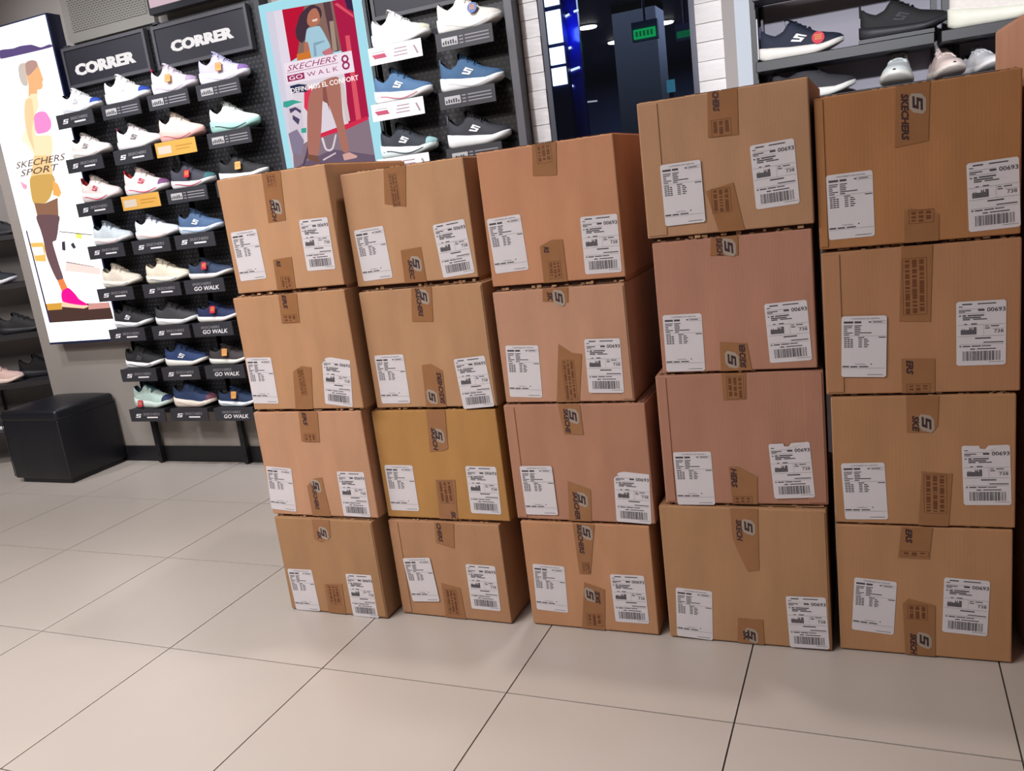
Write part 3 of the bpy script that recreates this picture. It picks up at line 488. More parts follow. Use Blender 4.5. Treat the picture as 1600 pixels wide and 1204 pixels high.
def zbot(t): return 0.012 * max(0, (0.08 - t) / 0.08) ** 2 + 0.030 * max(0, (t - 0.60) / 0.40) ** 1.7
def shoe_meshes(v):
    P = VAR[v]; TS = [0, .015, .04, .08, .13, .18, .23, .28, .32, .36, .41, .47, .54, .61, .68, .75, .82, .88, .93, .965, .988, 1]
    st = lambda t: lerp(P['st'], t); up = lambda t: lerp(P['up'], t)
    X = lambda t: (t - 0.5) * SL
    # sole
    a = MB(); n = 8
    for t in TS:
        wd = lerp(W_T, t); zb = zbot(t); zt = max(st(t), zb + 0.010)
        fl_ = 1.14 - 0.08 * t
        sec = [(-wd*.86, zb), (-wd*1.05, zb + (zt-zb)*.22), (-wd*fl_, zb + (zt-zb)*.6), (-wd*1.0, zt), (wd*1.0, zt), (wd*fl_, zb + (zt-zb)*.6), (wd*1.05, zb + (zt-zb)*.22), (wd*.86, zb)]
        xo = X(t) - (0.006 if t < 0.05 else 0) * (1 - t / 0.05 if t < .05 else 0)
        a.v += [(xo, y, z) for y, z in sec]
    for i in range(len(TS) - 1):
        for j in range(n):
            k = (j + 1) % n; a.f.append((i*n + j, i*n + k, (i+1)*n + k, (i+1)*n + j)); a.m.append(0)
    a.f.append(tuple(range(n))); a.m.append(0); a.f.append(tuple(len(a.v) - n + j for j in range(n))); a.m.append(0)
    sole = a.mesh('sole', M_WHITE, smooth=True)
    # upper and the cavity
    def ang(t, th, ins=1.0):
        wd = lerp(W_T, t) * 0.97 * ins; z0 = st(t) - 0.004; zt = up(t)
        c = math.cos(th); s_ = math.sin(th)
        return (X(t), -wd * math.copysign(abs(c) ** 0.75, c), z0 + (zt - z0) * s_ ** (0.8 + 0.3 * t))
    TO = [t for t in TS if .03 <= t <= .33]
    a = MB(); N = 14; rings = []
    for t in TS:
        op = 0.03 < t < 0.33
        ths = []
        half = N // 2
        lim = math.radians(62) if op else math.pi / 2
        left = [lim * i / (half) for i in range(half + 1)]
        ring = [ang(t, th) for th in left]
        right = [(x, -y, z) for x, y, z in reversed(ring)]
        if op: ring = ring + right
        else: ring = ring + right
        b = len(a.v); a.v += ring; rings.append((b, len(ring), op))
    for (b0, n0, o0), (b1, n1, o1) in zip(rings, rings[1:]):
        for j in range(n0 - 1):
            if (o0 and o1) and j == n0 // 2 - 1: continue
            if j == n0 // 2 - 1 and (o0 or o1) : continue
            a.f.append((b0 + j, b0 + j + 1, b1 + j + 1, b1 + j)); a.m.append(0)
    upper = a.mesh('upper', M_WHITE, smooth=True)
    # lining: wall inside the collar dropping to an insole
    a = MB(); rr = []
    ts = [.03] + [t for t in TS if .03 < t < .33] + [.34]
    for t in ts:
        rim = ang(t, math.radians(62 if .03 < t < .33 else 70))
        zi = st(t) + 0.012
        y1 = rim[1]; b = len(a.v)
        a.v += [(rim[0], y1, rim[2]), (rim[0], y1 * 0.8, rim[2] - 0.004), (rim[0], y1 * 0.7, zi), (rim[0], -y1 * 0.7, zi), (rim[0], -y1 * 0.8, rim[2] - 0.004), (rim[0], -y1, rim[2])]
        rr.append(b)
    for b0, b1 in zip(rr, rr[1:]):
        for j in range(5): a.f.append((b0 + j, b0 + j + 1, b1 + j + 1, b1 + j)); a.m.append(0)
    a.f.append(tuple(rr[0] + j for j in range(6))); a.m.append(0); a.f.append(tuple(rr[-1] + j for j in range(6))); a.m.append(0)
    lining = a.mesh('collar_lining', M_BLACK, smooth=False)
    # tongue
    a = MB(); zt = up(.36)
    pr = [(.30, zt + .008, .016), (.325, zt + .012, .018), (.36, zt + .006, .018), (.45, up(.45) + .003, .017), (.56, up(.56) + .0015, .014)]
    for t, z, hw in pr:
        a.v += [(X(t), -hw, z - .004), (X(t), -hw * .5, z), (X(t), hw * .5, z), (X(t), hw, z - .004)]
    for i in range(len(pr) - 1):
        for j in range(3): a.f.append((i*4 + j, i*4 + j + 1, i*4 + j + 5, i*4 + j + 4)); a.m.append(0)
    for j in range(4): a.v.append((X(.315), a.v[j][1], zt - .022))
    nb = len(a.v) - 4
    for j in range(3): a.f.append((nb + j, nb + j + 1, j + 1, j)); a.m.append(0)
    tongue = a.mesh('tongue', M_WHITE, smooth=True)
    # laces
    a = MB()
    for k in range(5):
        t = .38 + k * .055; z = up(t); hw = .024 + .001 * k
        pts = [(-hw, z - .011), (-hw * .5, z + .0015), (0, z + .004), (hw * .5, z + .0015), (hw, z - .011)]
        for (y0, z0), (y1, z1) in zip(pts, pts[1:]):
            dx = .006 * (1 if k % 2 else -1)
            a.tube((X(t) - dx * y0 / hw, y0, z0), (X(t) - dx * y1 / hw, y1, z1), .0026, 6)
    laces = a.mesh('laces', M_WHITE, smooth=True)
    # side stripe mark (slanted S) hugging the near flank, and a sole groove band
    def flank(t, zf, off):
        x, y, z = ang(t, math.radians(zf)); return (x, y - off, z)
    a = MB()
    SG = [[(.0,.0),(1,0),(1,.22),(0,.22)], [(.7,.22),(1,.22),(1,.6),(.7,.4)], [(0,.4),(.7,.4),(1,.6),(.3,.6)], [(0,.4),(.3,.6),(.3,.78),(0,1)], [(.3,.78),(1,.78),(1,1),(0,1)]]
    for q in SG: a.quad([flank(.37 + .125 * x + .075 * y, 12 + 20 * y, .0022) for x, y in q])
    logo = a.mesh('side_mark', M_WHITE)
    a = MB()
    for i in range(9):
        t0 = .06 + i * .085; t1 = t0 + .085
        z = lambda t: zbot(t) + (max(st(t), zbot(t) + .01) - zbot(t)) * (.45 + .16 * math.sin(t * 9))
        f2 = lambda t: -lerp(W_T, t) * (1.14 - .08 * t) - .0006
        a.quad([(X(t0), f2(t0), z(t0) - .0025), (X(t1), f2(t1), z(t1) - .0025), (X(t1), f2(t1), z(t1) + .002), (X(t0), f2(t0), z(t0) + .002)])
    groove = a.mesh('sole_line', M_WHITE)
    # heel loop
    a = MB(); a.box(X(0) - .004, X(0) + .003, -.007, .007, up(0.03) - .03, up(.03) + .010)
    heel = a.mesh('heel_tab', M_WHITE, bevel=.002, seg=1)
    # toe bumper
    a = MB(); n = 9; tt = [.86, .92, .965, 1.0]
    for t in tt:
        for i in range(n):
            th = math.radians(4 + 172 * i / (n - 1)); x, y, z = ang(min(t, .997), th if th <= math.pi/2 else math.pi - th)
            y = -abs(y) if th <= math.pi/2 else abs(y)
            s_ = 1.04
            a.v.append((x + .002, y * s_, z + .0012 if t < .99 else z))
    for i in range(len(tt) - 1):
        for j in range(n - 1): a.f.append((i*n + j, i*n + j + 1, (i+1)*n + j + 1, (i+1)*n + j)); a.m.append(0)
    toe = a.mesh('toe_cap', M_WHITE, smooth=True)
    return dict(sole=sole, upper=upper, collar_lining=lining, tongue=tongue, laces=laces, side_mark=logo, sole_line=groove, heel_tab=heel, toe_cap=toe)
SHOE = {v: shoe_meshes(v) for v in VAR}
TAGB = MB(); TAGB.box(-.017, .017, -.0008, .0008, -.019, .019); TAG_ME = TAGB.mesh('hang_tag', M_WHITE, bevel=.003, seg=2)
TAGR = MB(); TAGR.tube((0, -.0008, 0), (0, .0008, 0), .021, 18); TAGR_ME = TAGR.mesh('round_tag', M_WHITE)
TAGP = MB()
for i in range(3): wall_rect(TAGP, -.012, .012, -.007 + i * .007, -.003 + i * .007, -.0013)
TAGP_ME = TAGP.mesh('tag_print', M_WHITE)
def cmat(h, rough=.75):
    if h is None: return None
    return mat('fabric_' + h, h, rough=rough, noise=.05, scale=60, bump=.15, bscale=400)
def smat(h): return mat('foam_' + h, h, rough=.55, noise=.03, scale=30)
def setm(o, m):
    o.material_slots[0].link = 'OBJECT'; o.material_slots[0].material = m
def shoe(label, loc, up_, sole_, var='runner', lining='1a1a20', lace=None, mark=None, tagc=None, heel=None, toe=None, line=None, rz=0.0, group=None, tagpos=None, scale=1.0, tilt=0.0):
    t = thing('sneaker', label, 'shoe', loc, (0, tilt, rz), group)
    t.scale = (scale, scale, scale)
    M = SHOE[var]
    def p(k, c, sm=False):
        if c is None: return None
        o = put(k, M[k], t); setm(o, smat(c) if sm else cmat(c)); return o
    so = p('sole', sole_, True)
    if line:
        o = put('sole_line', M['sole_line'], so); setm(o, smat(line))
    u = p('upper', up_); p('collar_lining', lining); p('tongue', lace or up_); p('laces', lace or up_)
    for k, c in (('side_mark', mark), ('heel_tab', heel), ('toe_cap', toe)):
        if c:
            o = put(k, M[k], u); setm(o, cmat(c))
    if tagc:
        rnd = tagc.startswith('o'); c = tagc[1:] if rnd else tagc
        x, z = tagpos or (0.0, .080)
        y = -.047
        o = put('round_tag' if rnd else 'hang_tag', TAGR_ME if rnd else TAG_ME, t, (x, y, z - .012), (math.radians(-14), 0, 0)); setm(o, mat('tag_' + c, c, rough=.5))
        q = put('tag_print', TAGP_ME, o); setm(q, mat('tag_ink', 'f4f0f0' if c != 'e0a660' else 'c98a48', rough=.6))
    return t

# ledges with ticket plates
M_TICK = mat('ticket_charcoal', '323238', rough=.5); M_TRAY = mat('tray_black', '1a1a1e', rough=.5)
TR = MB(); TR.box(-.131, .131, 0, .118, -.006, 0); TRAY_ME = TR.mesh('tray', M_TRAY)
TP = MB(); TP.box(-.132, .132, -.006, -.0002, -.070, .002); PLATE_ME = TP.mesh('ticket_plate', M_TICK)
def tk_print(kind):
    a = MB(); y = -.0066
    if kind == 'A':
        a.flat2d(S_2D, lambda u, v: (-.092 + u * .036, y, -.047 + v * .022), 0)
        wall_txt(a, 'SKECHERS', -.032, .095, -.034, -.020, y, 1, .01, .2); wall_rect(a, -.005, .075, -.050, -.042, y, 0)
        ms = [mat('ticket_white', 'e6e4e8'), mat('ticket_grey', '8c8a90')]
    elif kind == 'B':
        wall_txt(a, 'SKECHERS', -.078, .050, -.028, -.015, y, 1, .01, .2); wall_txt(a, 'GO WALK', -.070, .098, -.056, -.034, y, 0, .02, .2)
        ms = [mat('ticket_white', 'e6e4e8'), mat('ticket_grey', '8c8a90')]
    elif kind == 'C':
        wall_rect(a, -.105, -.030, -.052, -.020, y, 0)
        for i in range(3): wall_rect(a, .005, .115, -.052 + i * .013, -.047 + i * .013, y, 1); wall_rect(a, -.022, -.004, -.052 + i * .013, -.047 + i * .013, y, 1)
        random.seed(3)
        for i in range(6): wall_rect(a, -.1 + i * .0115, -.093 + i * .0115, -.047, -.047 + random.uniform(.008, .022), y - .0004, 2)
        ms = [mat('stamp_grey', 'b4b2b4'), mat('ticket_grey', '8c8a90'), M_TICK]
    elif kind == 'D':
        wall_rect(a, -.132, .132, -.070, .002, y + .0002, 0)
        wall_rect(a, -.118, -.03, -.055, -.018, y, 1); wall_rect(a, .0, .11, -.03, -.024, y, 2); wall_rect(a, .0, .09, -.045, -.040, y, 2)
        ms = [mat('ticket_orange', 'd8a24a'), mat('ticket_pale', 'cfc2b4'), mat('ticket_orange2', 'b98434')]
    else:
        wall_rect(a, -.132, .132, -.070, .002, y + .0002, 0)
        a.quad([(-.118, y, -.028), (-.052, y, -.028), (-.042, y, -.046), (-.104, y, -.046)], 1)
        for i in range(3): wall_rect(a, -.01 + .004 * i, .06, -.050 + i * .014, -.045 + i * .014, y, 2)
        a.quad([(.09, y, -.02), (.1, y, -.02), (.115, y, -.055), (.105, y, -.055)], 2); wall_rect(a, -.115, -.05, -.022, -.019, y, 2)
        ms = [mat('ticket_paper', 'f0eef2'), mat('ticket_red', 'b04460'), mat('ticket_greyred', 'a08890')]
    return a.mesh('print', ms)
TKP = {k: tk_print(k) for k in 'ABCDE'}
TKN = {'A': 'charcoal ticket ledge with white S mark', 'B': 'charcoal ticket ledge with two line walking print', 'C': 'grey ticket ledge with stamped block and lines', 'D': 'orange ticket ledge', 'E': 'white ticket ledge with red mark'}
def ledge(x, z, kind, label):
    t = thing('ticket_ledge', label, 'shelf ledge', (x, .42, z), group='ticket ledges under the wall sneakers')
    put('tray', TRAY_ME, t); pl_ = put('ticket_plate', PLATE_ME, t); put('print', TKP[kind], pl_)
ROWZ = [1.947, 1.719, 1.487, 1.256, 1.022, .793, .563, .329]
XL = [[-1.83, -1.50, -1.182, -.865], [-1.833, -1.486, -1.195, -.855], [-1.833, -1.50, -1.185, -.86], [-1.822, -1.496, -1.196], [-1.826, -1.488, -1.194], [-1.808, -1.486, -1.196], [-1.79, -1.481, -1.174], [-1.792, -1.482, -1.17]]
KND = ['ACCC', 'AADC', 'ADCC', 'AAA', 'AAB', 'AAB', 'AAB', 'AAB']
RN = ['top row', 'second row', 'third row', 'fourth row', 'fifth row', 'sixth row', 'seventh row', 'bottom row']
CN = ['next to lit runner poster', 'second from runner poster', 'third from runner poster', 'fourth from runner poster']
SH = [  # (look, upper, sole, variant, options); blue and purple toes paint toe shade
 [('white sneaker with blue toe edge', 'f4f2f2', 'f6f6f6', 'runner', dict(toe='2848a0', mark='c8c8cc', line='d8dce8')), ('white sneaker with royal blue toe', 'f2f2f0', 'f4f4f6', 'chunky', dict(toe='2444a4', mark='d0ccc8')),
  ('pale lilac sneaker with orange tag and magenta heel tab', 'dcd0dc', 'ece4ec', 'chunky', dict(tagc='e0a660', heel='b02858', line='b8a8b8', toe='b098b8')), ('lilac sneaker with orange tag', 'c4c0e0', 'f0eef4', 'chunky', dict(tagc='e0a660', toe='8868a8', line='d0c8dc'))],
 [('off white sneaker with grey mark', 'ece4e0', 'f0eae6', 'runner', dict(mark='908888', line='d8ccc8')), ('white sneaker with pink heel', 'e8e0e2', 'f0eaec', 'runner', dict(heel='b85070', mark='787078')),
  ('cream sneaker with pink sole', 'ead8c8', 'eab4ac', 'chunky', dict(line='c06868', lace='f0e4d8')), ('white sneaker with aqua sole', 'eaf2ee', 'a8d4cc', 'chunky', dict(line='303c40', lace='e0e8e4'))],
 [('white and red sneaker', 'e8dcd8', 'f0e4e4', 'chunky', dict(lining='c02838', mark='c03850', heel='c82838', line='d04868')), ('white and crimson sneaker with purple toe', 'ecdcd8', 'f4ecec', 'chunky', dict(lining='c83030', mark='c83858', heel='d02838', line='e04870', toe='7a4878')),
  ('dark grey sneaker with red tag', '3c3c48', 'f0f0f2', 'runner', dict(tagc='c82838', line='c04858', toe='3a6870')), ('black sneaker with orange tag', '202024', 'e8e8ea', 'runner', dict(tagc='e0a660'))],
 [('pale ice blue sneaker', 'ccd6dc', 'eceef2', 'runner', dict(lining='2c3448', line='e0b4b0', lace='8c98a8')), ('white sneaker with navy laces', 'dfe6ec', 'f0f0f2', 'runner', dict(lace='8890a8', line='e8b8b0', lining='1c2030')), ('slate blue sneaker with white mark', '4a6488', 'd4e0f0', 'runner', dict(mark='e8eef4', line='8ca4c4'))],
 [('cream sneaker with grey collar', 'e2d8c8', 'ece6da', 'runner', dict(lining='8c8880', line='b8b8c0')), ('plain cream sneaker', 'e6dcc8', 'f0ead8', 'runner', dict(lining='a89880', line='8890a0')), ('navy sneaker with red tag', '2c3a54', 'eee8e4', 'slim', dict(tagc='c02c44'))],
 [('black sneaker with white mark', '28282c', 'e8eaf0', 'runner', dict(mark='e8e8ec', line='a8aab4')), ('charcoal sneaker', '3c3c40', 'eeeef0', 'runner', dict(line='c8c8cc', lace='2c2c30')), ('dark navy sneaker with red tag', '1c2850', 'f0ece8', 'slim', dict(tagc='c82c40'))],
 [('black sneaker with sweeping white sole', '1e1e22', 'f0f0f4', 'runner', dict(mark='505058', line='606068')), ('navy sneaker with small white mark', '263c68', 'e6e4de', 'runner', dict(mark='e0e0e4', lace='20304c')), ('dark brown grey sneaker with orange tag', '3c3638', 'e2e2da', 'slim', dict(tagc='e0a660'))],
 [('mint sneaker with small red tag', 'b4ccc4', 'd0e0da', 'chunky', dict(lining='2c4858', lace='3c5c6c', tagc='c83050', tagpos=(-.065, .042), toe='202c54')), ('navy sneaker with cream ridged sole', '24385c', 'ece0d4', 'chunky', dict(line='c8b4a8', toe='6c3c4c')), ('navy sneaker with orange tag', '1e3050', 'eceef4', 'slim', dict(tagc='e0a660', line='a8c0c8'))],
]
for r, row in enumerate(SH):
    for c, (look, uc, sc_, var, opt) in enumerate(row):
        x = XL[r][c] + .132; z = ROWZ[r] + .034
        ledge(x, z, KND[r][c], '%s, %s, %s' % (TKN[KND[r][c]], RN[r], CN[c]))
        shoe('%s, %s, %s' % (look, RN[r], CN[c]), (x + .008, .48, z), uc, sc_, var, rz=math.radians((-3, 2, -1, 3)[c]), group='sneakers in rows on the perforated bays', **opt)
S2 = [((0.128, .461), 1.945, 'EC'), ((.10, .44), 1.712, 'EC'), ((.09, .44), 1.478, 'EC')]
SS = [[('bright white sneaker', 'f6f6f6', 'f8f8f8', 'chunky', dict(lining='b8b4b0', toe='d8d4c0')), ('cream white sneaker with round blue sticker', 'e6e0d6', 'f0ece6', 'chunky', dict(tagc='o2c50a0', tagpos=(.03, .088), lining='8c8680', line='d8d4d0'))],
      [('steel blue sneaker with white mark', '4c6e92', 'f2f2f4', 'chunky', dict(mark='f0f0f4', line='c87888')), ('blue sneaker with ribbed white sole', '3e6084', 'f4f4f4', 'chunky', dict(mark='f0f0f4', line='d8d8dc', heel='5c6878'))],
      [('black sneaker with pale mint sole', '2c3038', 'e0ecec', 'chunky', dict(mark='f0f0f4', line='404850', toe='9cc4c8')), ('charcoal sneaker with chunky white sole', '34343c', 'f4f4f4', 'chunky', dict(mark='f0f0f4', heel='707078'))]]
for r, (xs, zc, kd) in enumerate(S2):
    for c in range(2):
        look, uc, sc_, var, opt = SS[r][c]
        x = xs[c] + .124; z = zc + .034
        where = (('upper', 'middle', 'lower')[r], ('beside cyan poster', 'beside stone column')[c])
        ledge(x, z, kd[c], '%s, %s %s' % (TKN[kd[c]], where[0], where[1]))
        shoe('%s on %s ledge %s' % (look, where[0], where[1]), (x + .012, .478, z), uc, sc_, var, rz=math.radians((-2, 3)[c]), group='sneakers beside the stone column', scale=1.03, **opt)

# ------------------------------------------------------------------ black shelving beyond the right stacks
M_SHELF = mat('shelf_black', '1d1c20', rough=.45)
t = thing('wall_shelving', 'black shelving unit holding sneakers above the tall carton stacks', 'shelving', (1.735, YW - .01, 0))
for x0, x1, y0 in ((0.0, .02, -.16), (.026, .034, -.05), (.60, .618, -.05), (.635, .665, -.05), (.675, .69, -.03), (1.25, 1.27, -.16)):
    a = MB(); a.box(x0, x1, y0, -.001, 0.0, 2.9); build(a, 'upright', M_SHELF, t)
for z in (1.40, 1.645, 1.886):
    for x0, x1 in ((.021, .60), (.62, 1.25)):
        zz = 1.497 if z == 1.40 else z
        a = MB(); a.box(x0, x1, -.235, -.055 if z < 1.8 else -.10, zz - .036, zz); s_ = build(a, 'shelf', M_SHELF, t, bevel=.002, seg=1)
a = MB(); a.box(.0215, .0255, -.164, -.158, 1.66, 1.80); build(a, 'edge_highlight', mat('metal_highlight', 'b8b8c0', rough=.4), t)  # metal edge's highlight painted as a pale strip
a = MB(); a.box(.365, .60, -.238, -.08, 1.6455, 1.658); build(a, 'riser', M_SHELF, t)
GR = 'sneakers on the black shelving'
shoe('navy sneaker with white S mark and round red tag on black shelf', (1.912, .40, 1.645), '1c2438', 'ece8e2', 'runner', mark='f0f0f2', tagc='oc81e3c', tagpos=(.055, .060), group=GR, rz=.03, scale=1.02, heel='4a4870')
shoe('all black sneaker on raised part of black shelf', (2.245, .41, 1.658), '1a1a1e', '26262c', 'runner', lining='8c8080', mark='3c3c42', heel='1a1a1e', group=GR, scale=1.0, rz=-.02)
shoe('cream white sneaker at the end of black shelf by top carton', (2.535, .39, 1.645), 'e6dfd8', 'ecebdc', 'chunky', group=GR, scale=1.1)
shoe('dark grey sneaker with white sole on lower black shelf', (1.945, .43, 1.497), '34343a', 'ecebe6', 'runner', mark=None, group=GR, rz=.03, scale=1.03)
shoe('white sneaker with mesh upper seen toe on, lower black shelf', (2.225, .45, 1.497), 'e0e6e6', 'f0eee8', 'slim', lining='b8c4c8', group=GR, scale=1.12, rz=-math.pi/2 - .1)
shoe('pale pink sneaker seen toe on, lower black shelf', (2.372, .45, 1.497), 'ecd8d2', 'f0e4dc', 'slim', lining='d8a898', group=GR, rz=-math.pi/2 + .15, scale=1.0)
shoe('grey white sneaker seen toe on, far end of lower black shelf', (2.485, .45, 1.497), 'dcdce0', 'f0eeee', 'slim', lining='484850', group=GR, rz=-math.pi/2 + .3, scale=.86)

# ------------------------------------------------------------------ alcove shelves at the far end
M_ASH = mat('alcove_shelf', '2a2729', rough=.5)
RA = math.radians(25)
t = thing('alcove_shelving', 'dark shelves in the grey alcove beyond the runner poster', 'shelving', (-2.615, YW + .02, 0), (0, 0, RA))
AZ = (1.42, 1.13, .82, .52, .22)
for z in AZ:
    a = MB(); a.box(-1.0, 0, 0, .30, z - .03, z); build(a, 'shelf', M_ASH, t)
for x in (-1.02, -.5, -.012):
    a = MB(); a.box(x, x + .012, .285, .30, 0, 2.2); build(a, 'upright', M_ASH, t)
def ap(u, v, z): return (-2.615 + u * math.cos(RA) - v * math.sin(RA), YW + .02 + u * math.sin(RA) + v * math.cos(RA), z)
GA = 'sneakers on the alcove shelves'
for (u, v, z, lb, uc, sc_, var, rz) in (
    (-.24, .10, 1.13, 'dark navy sneaker with pale sole on second alcove shelf', '20242e', 'e4e4e8', 'runner', 0),
    (-.13, .12, 1.42, 'black slim sneaker on highest alcove shelf', '202024', '2c2c30', 'slim', 0),
    (-.45, .12, .82, 'pale grey mesh sneaker on third alcove shelf', 'b4aeac', 'dcdad8', 'runner', .1),
    (-.145, .12, .82, 'black sneaker on third alcove shelf', '1c1c20', '24242a', 'runner', .1),
    (-.13, .2, .52, 'black high backed sneaker behind pink one, fourth alcove shelf', '1a1a1e', '222228', 'chunky', .2),
    (-.34, .08, .52, 'dusty pink sneaker on fourth alcove shelf', 'd8b8b0', 'ecd8cc', 'runner', 0),
    (-.42, .10, .22, 'black sneaker with white sole on lowest alcove shelf', '1e1e22', 'e8e8ea', 'slim', 0)):
    shoe(lb, ap(u, v, z), uc, sc_, var, rz=RA + rz, group=GA)
shoe('pale beige sneaker behind navy one, second alcove shelf', ap(-.42, .21, 1.13), 'd4c8c0', 'e8e0da', 'runner', rz=RA, group=GA)

# ------------------------------------------------------------------ ottoman
M_LEA = mat('black_leather', '14151c', rough=.38, spec=.5, bump=.15, bscale=120)
t = thing('ottoman', 'black leather cube ottoman standing against the grey wall', 'ottoman', (-2.30, .372, 0))
def rbox(x0, x1, y0, y1, z0, z1, bev, crown=0.0):
    me = bpy.data.meshes.new('cushion'); bm = bmesh.new()
    bmesh.ops.create_cube(bm, size=1)
    for v in bm.verts: v.co = Vector(((x0 + x1) / 2 + v.co.x * (x1 - x0), (y0 + y1) / 2 + v.co.y * (y1 - y0), (z0 + z1) / 2 + v.co.z * (z1 - z0)))
    bmesh.ops.bevel(bm, geom=list(bm.edges), offset=bev, segments=4, affect='EDGES', profile=.5)
    bmesh.ops.subdivide_edges(bm, edges=list(bm.edges), cuts=3, use_grid_fill=True)
    for v in bm.verts:
        if v.co.z > z1 - bev * 1.2:
            u = 1 - ((v.co.x - (x0 + x1) / 2) / ((x1 - x0) / 2)) ** 2; w2 = 1 - ((v.co.y - (y0 + y1) / 2) / ((y1 - y0) / 2)) ** 2
            v.co.z += crown * max(0, u) * max(0, w2)
    bm.to_mesh(me); bm.free()
    for p in me.polygons: p.use_smooth = True
    me.materials.append(M_LEA); return me
put('body', rbox(-.228, .228, -.207, .197, .028, .375, .008), t)
put('cushion', rbox(-.231, .231, -.21, .2, .366, .432, .022, .03), t)
a = MB()
for sx, sy in ((-.18, -.16), (.18, -.16), (-.18, .15), (.18, .15)):
    pass
a.box(-.19, .215, -.19, .18, 0, .028); build(a, 'plinth', M_BLACK, t)
for x in (-.2285, .2285):
    a = MB(); a.tube((x, -.2075, .04), (x, -.2075, .37), .0028, 6); build(a, 'seam', mat('leather_seam', '2a2b33', rough=.5), t)
# ------------------------------------------------------------------ cartons
M_TAPE = mat('packing_tape', '986a45', rough=.35, spec=.5, noise=.05, scale=30)
M_TINK = mat('tape_ink', '3a2228', rough=.5); M_TGREY = mat('tape_badge', 'a39689', rough=.5); M_TBRN = mat('tape_brown_ink', '6a3c20', rough=.5)
M_PAPER = mat('label_paper', 'd6d2d8', rough=.6, noise=.02, scale=10)
M_INK = mat('label_ink', '45424a', rough=.7)
M_EDGE = mat('corrugated_edge', 'b08a68', rough=.9, noise=.3, scale=90)
M_GAPSHADE = mat('flute_gap_shade', '3a2519', rough=.95, noise=.4, scale=300)  # shade between cartons put into a dark colour
random.seed(11)
def list_print():
    a = MB(); y = 0
    W, H = .1016, .1524
    R = lambda x0, x1, z0, z1: wall_rect(a, x0 * W, x1 * W, -z1 * H, -z0 * H, y)
    wall_txt(a, 'CONTENIDO DE CARTON', .22 * W, .84 * W, -.055 * H, -.033 * H, y)
    R(.05, .26, .085, .118); R(.29, .44, .085, .118); R(.6, .66, .09, .108); R(.66, .98, .08, .084); R(.7, .9, .094, .106); R(.66, .98, .118, .121)
    for i, (l, m) in enumerate(((.2, .16), (.18, .12), (.08, .14), (.08, .13), (.2, .38), (.12, .11))):
        z = .15 + i * .029; R(.05, .05 + l, z, z + .014); R(.29, .29 + m, z, z + .015)
    R(.05, .98, .322, .3245); R(.05, .18, .34, .355); R(.37, .51, .34, .355); R(.82, .98, .34, .355)
    for i in range(5):
        z = .37 + i * .031
        for k in range(3): R(.06 + k * .07, .115 + k * .07, z, z + .017)
        R(.38, .46, z, z + .015); R(.5, .58 + .03 * (i % 2), z, z + .015)
    top = a.mesh('print', M_INK); a = MB()
    wall_txt(a, 'Total Pieces', .3 * W, .54 * W, -.795 * H, -.775 * H, y); R(.65, .68, .775, .793)
    R(.02, .17, .815, .837); R(.2, .36, .818, .838); R(.4, .6, .818, .836); R(.02, .98, .85, .853); R(.58, .93, .955, .963)
    return top, a.mesh('footer_print', M_INK)
def ship_print(tn):
    a = MB(); W, H = .1016, .1524
    R = lambda x0, x1, z0, z1: wall_rect(a, x0 * W, x1 * W, -z1 * H, -z0 * H, 0)
    if not tn: R(.12, .32, .035, .055); R(.43, .8, .035, .052)
    R(.05, .13, .075, .088)
    R(.05, .56, .115, .118); R(.05, .3, .135, .15); R(.05, .18, .16, .172); R(.44, .57, .125, .155); R(.05, .58, .185, .188)
    wall_txt(a, '00693', .62 * W, .985 * W, -.172 * H, -.105 * H, 0, 0, .02)
    R(.05, .1, .215, .23); R(.13, .2, .21, .232); R(.23, .56, .21, .23); R(.13, .5, .243, .262); R(.13, .28, .272, .29); R(.34, .62, .272, .288)
    R(.16, .22, .345, .358); R(.3, .42, .342, .358); R(.02, .98, .364, .367); R(.55, .553, .367, .54); R(.02, .98, .54, .543)
    random.seed(5)
    for i in range(15): R(.09 + i * .0215, .107 + i * .0215, .40 + random.choice((0, .025, .04)), .515)
    R(.58, .66, .385, .397); R(.7, .86, .385, .4); R(.58, .68, .415, .43)
    wall_txt(a, '738', .76 * W, .95 * W, -.5 * H, -.445 * H, 0, 0, .01)
    R(.72, .97, .43, .433); R(.38, .7, .565, .585); R(.55, .95, .635, .65); R(.05, .96, .67, .673); R(.06, .1, .69, .708); R(.13, .28, .69, .708); R(.31, .5, .69, .706); R(.52, .7, .69, .704); R(.28, .38, .735, .752); R(.42, .8, .735, .75)
    x = .13
    while x < .88:
        w_ = random.choice((.006, .009, .014, .02)); R(x, x + w_, .775, .925); x += w_ + random.choice((.006, .008, .012, .018))
    R(.66, .97, .945, .95)
    return a.mesh('print', M_INK)
LIST_ME, FOOT_ME = list_print(); SHIP_ME = ship_print(False); SHIPT_ME = ship_print(True)
def label_mesh(shape):
    W, H = .1016, .1524; c = .004
    if shape == 'cut': o = [(c, -H), (W - c, -H), (W, -H + c), (W, -.004), (W * .3, 0.0), (W * .14, -.004), (0, -.022), (0, -H + c)]
    elif shape == 'notch': o = [(c, -H), (W - c, -H), (W, -H + c), (W, -c), (W - c, 0), (W * .56, -.001), (W * .49, -.010), (W * .38, -.008), (W * .37, -.001), (c, 0), (0, -c), (0, -H + c)]
    else: o = [(c, -H), (W - c, -H), (W, -H + c), (W, -c), (W - c, 0), (c, 0), (0, -c), (0, -H + c)]
    a = MB(); a.prism(o, 0, .0005); return a.mesh('label', M_PAPER)
LAB = {k: label_mesh(k) for k in ('plain', 'cut', 'notch')}
SHAPE = {'12': 'cut', '33': 'cut', '43': 'notch', '53': 'notch', '42': 'plain'}
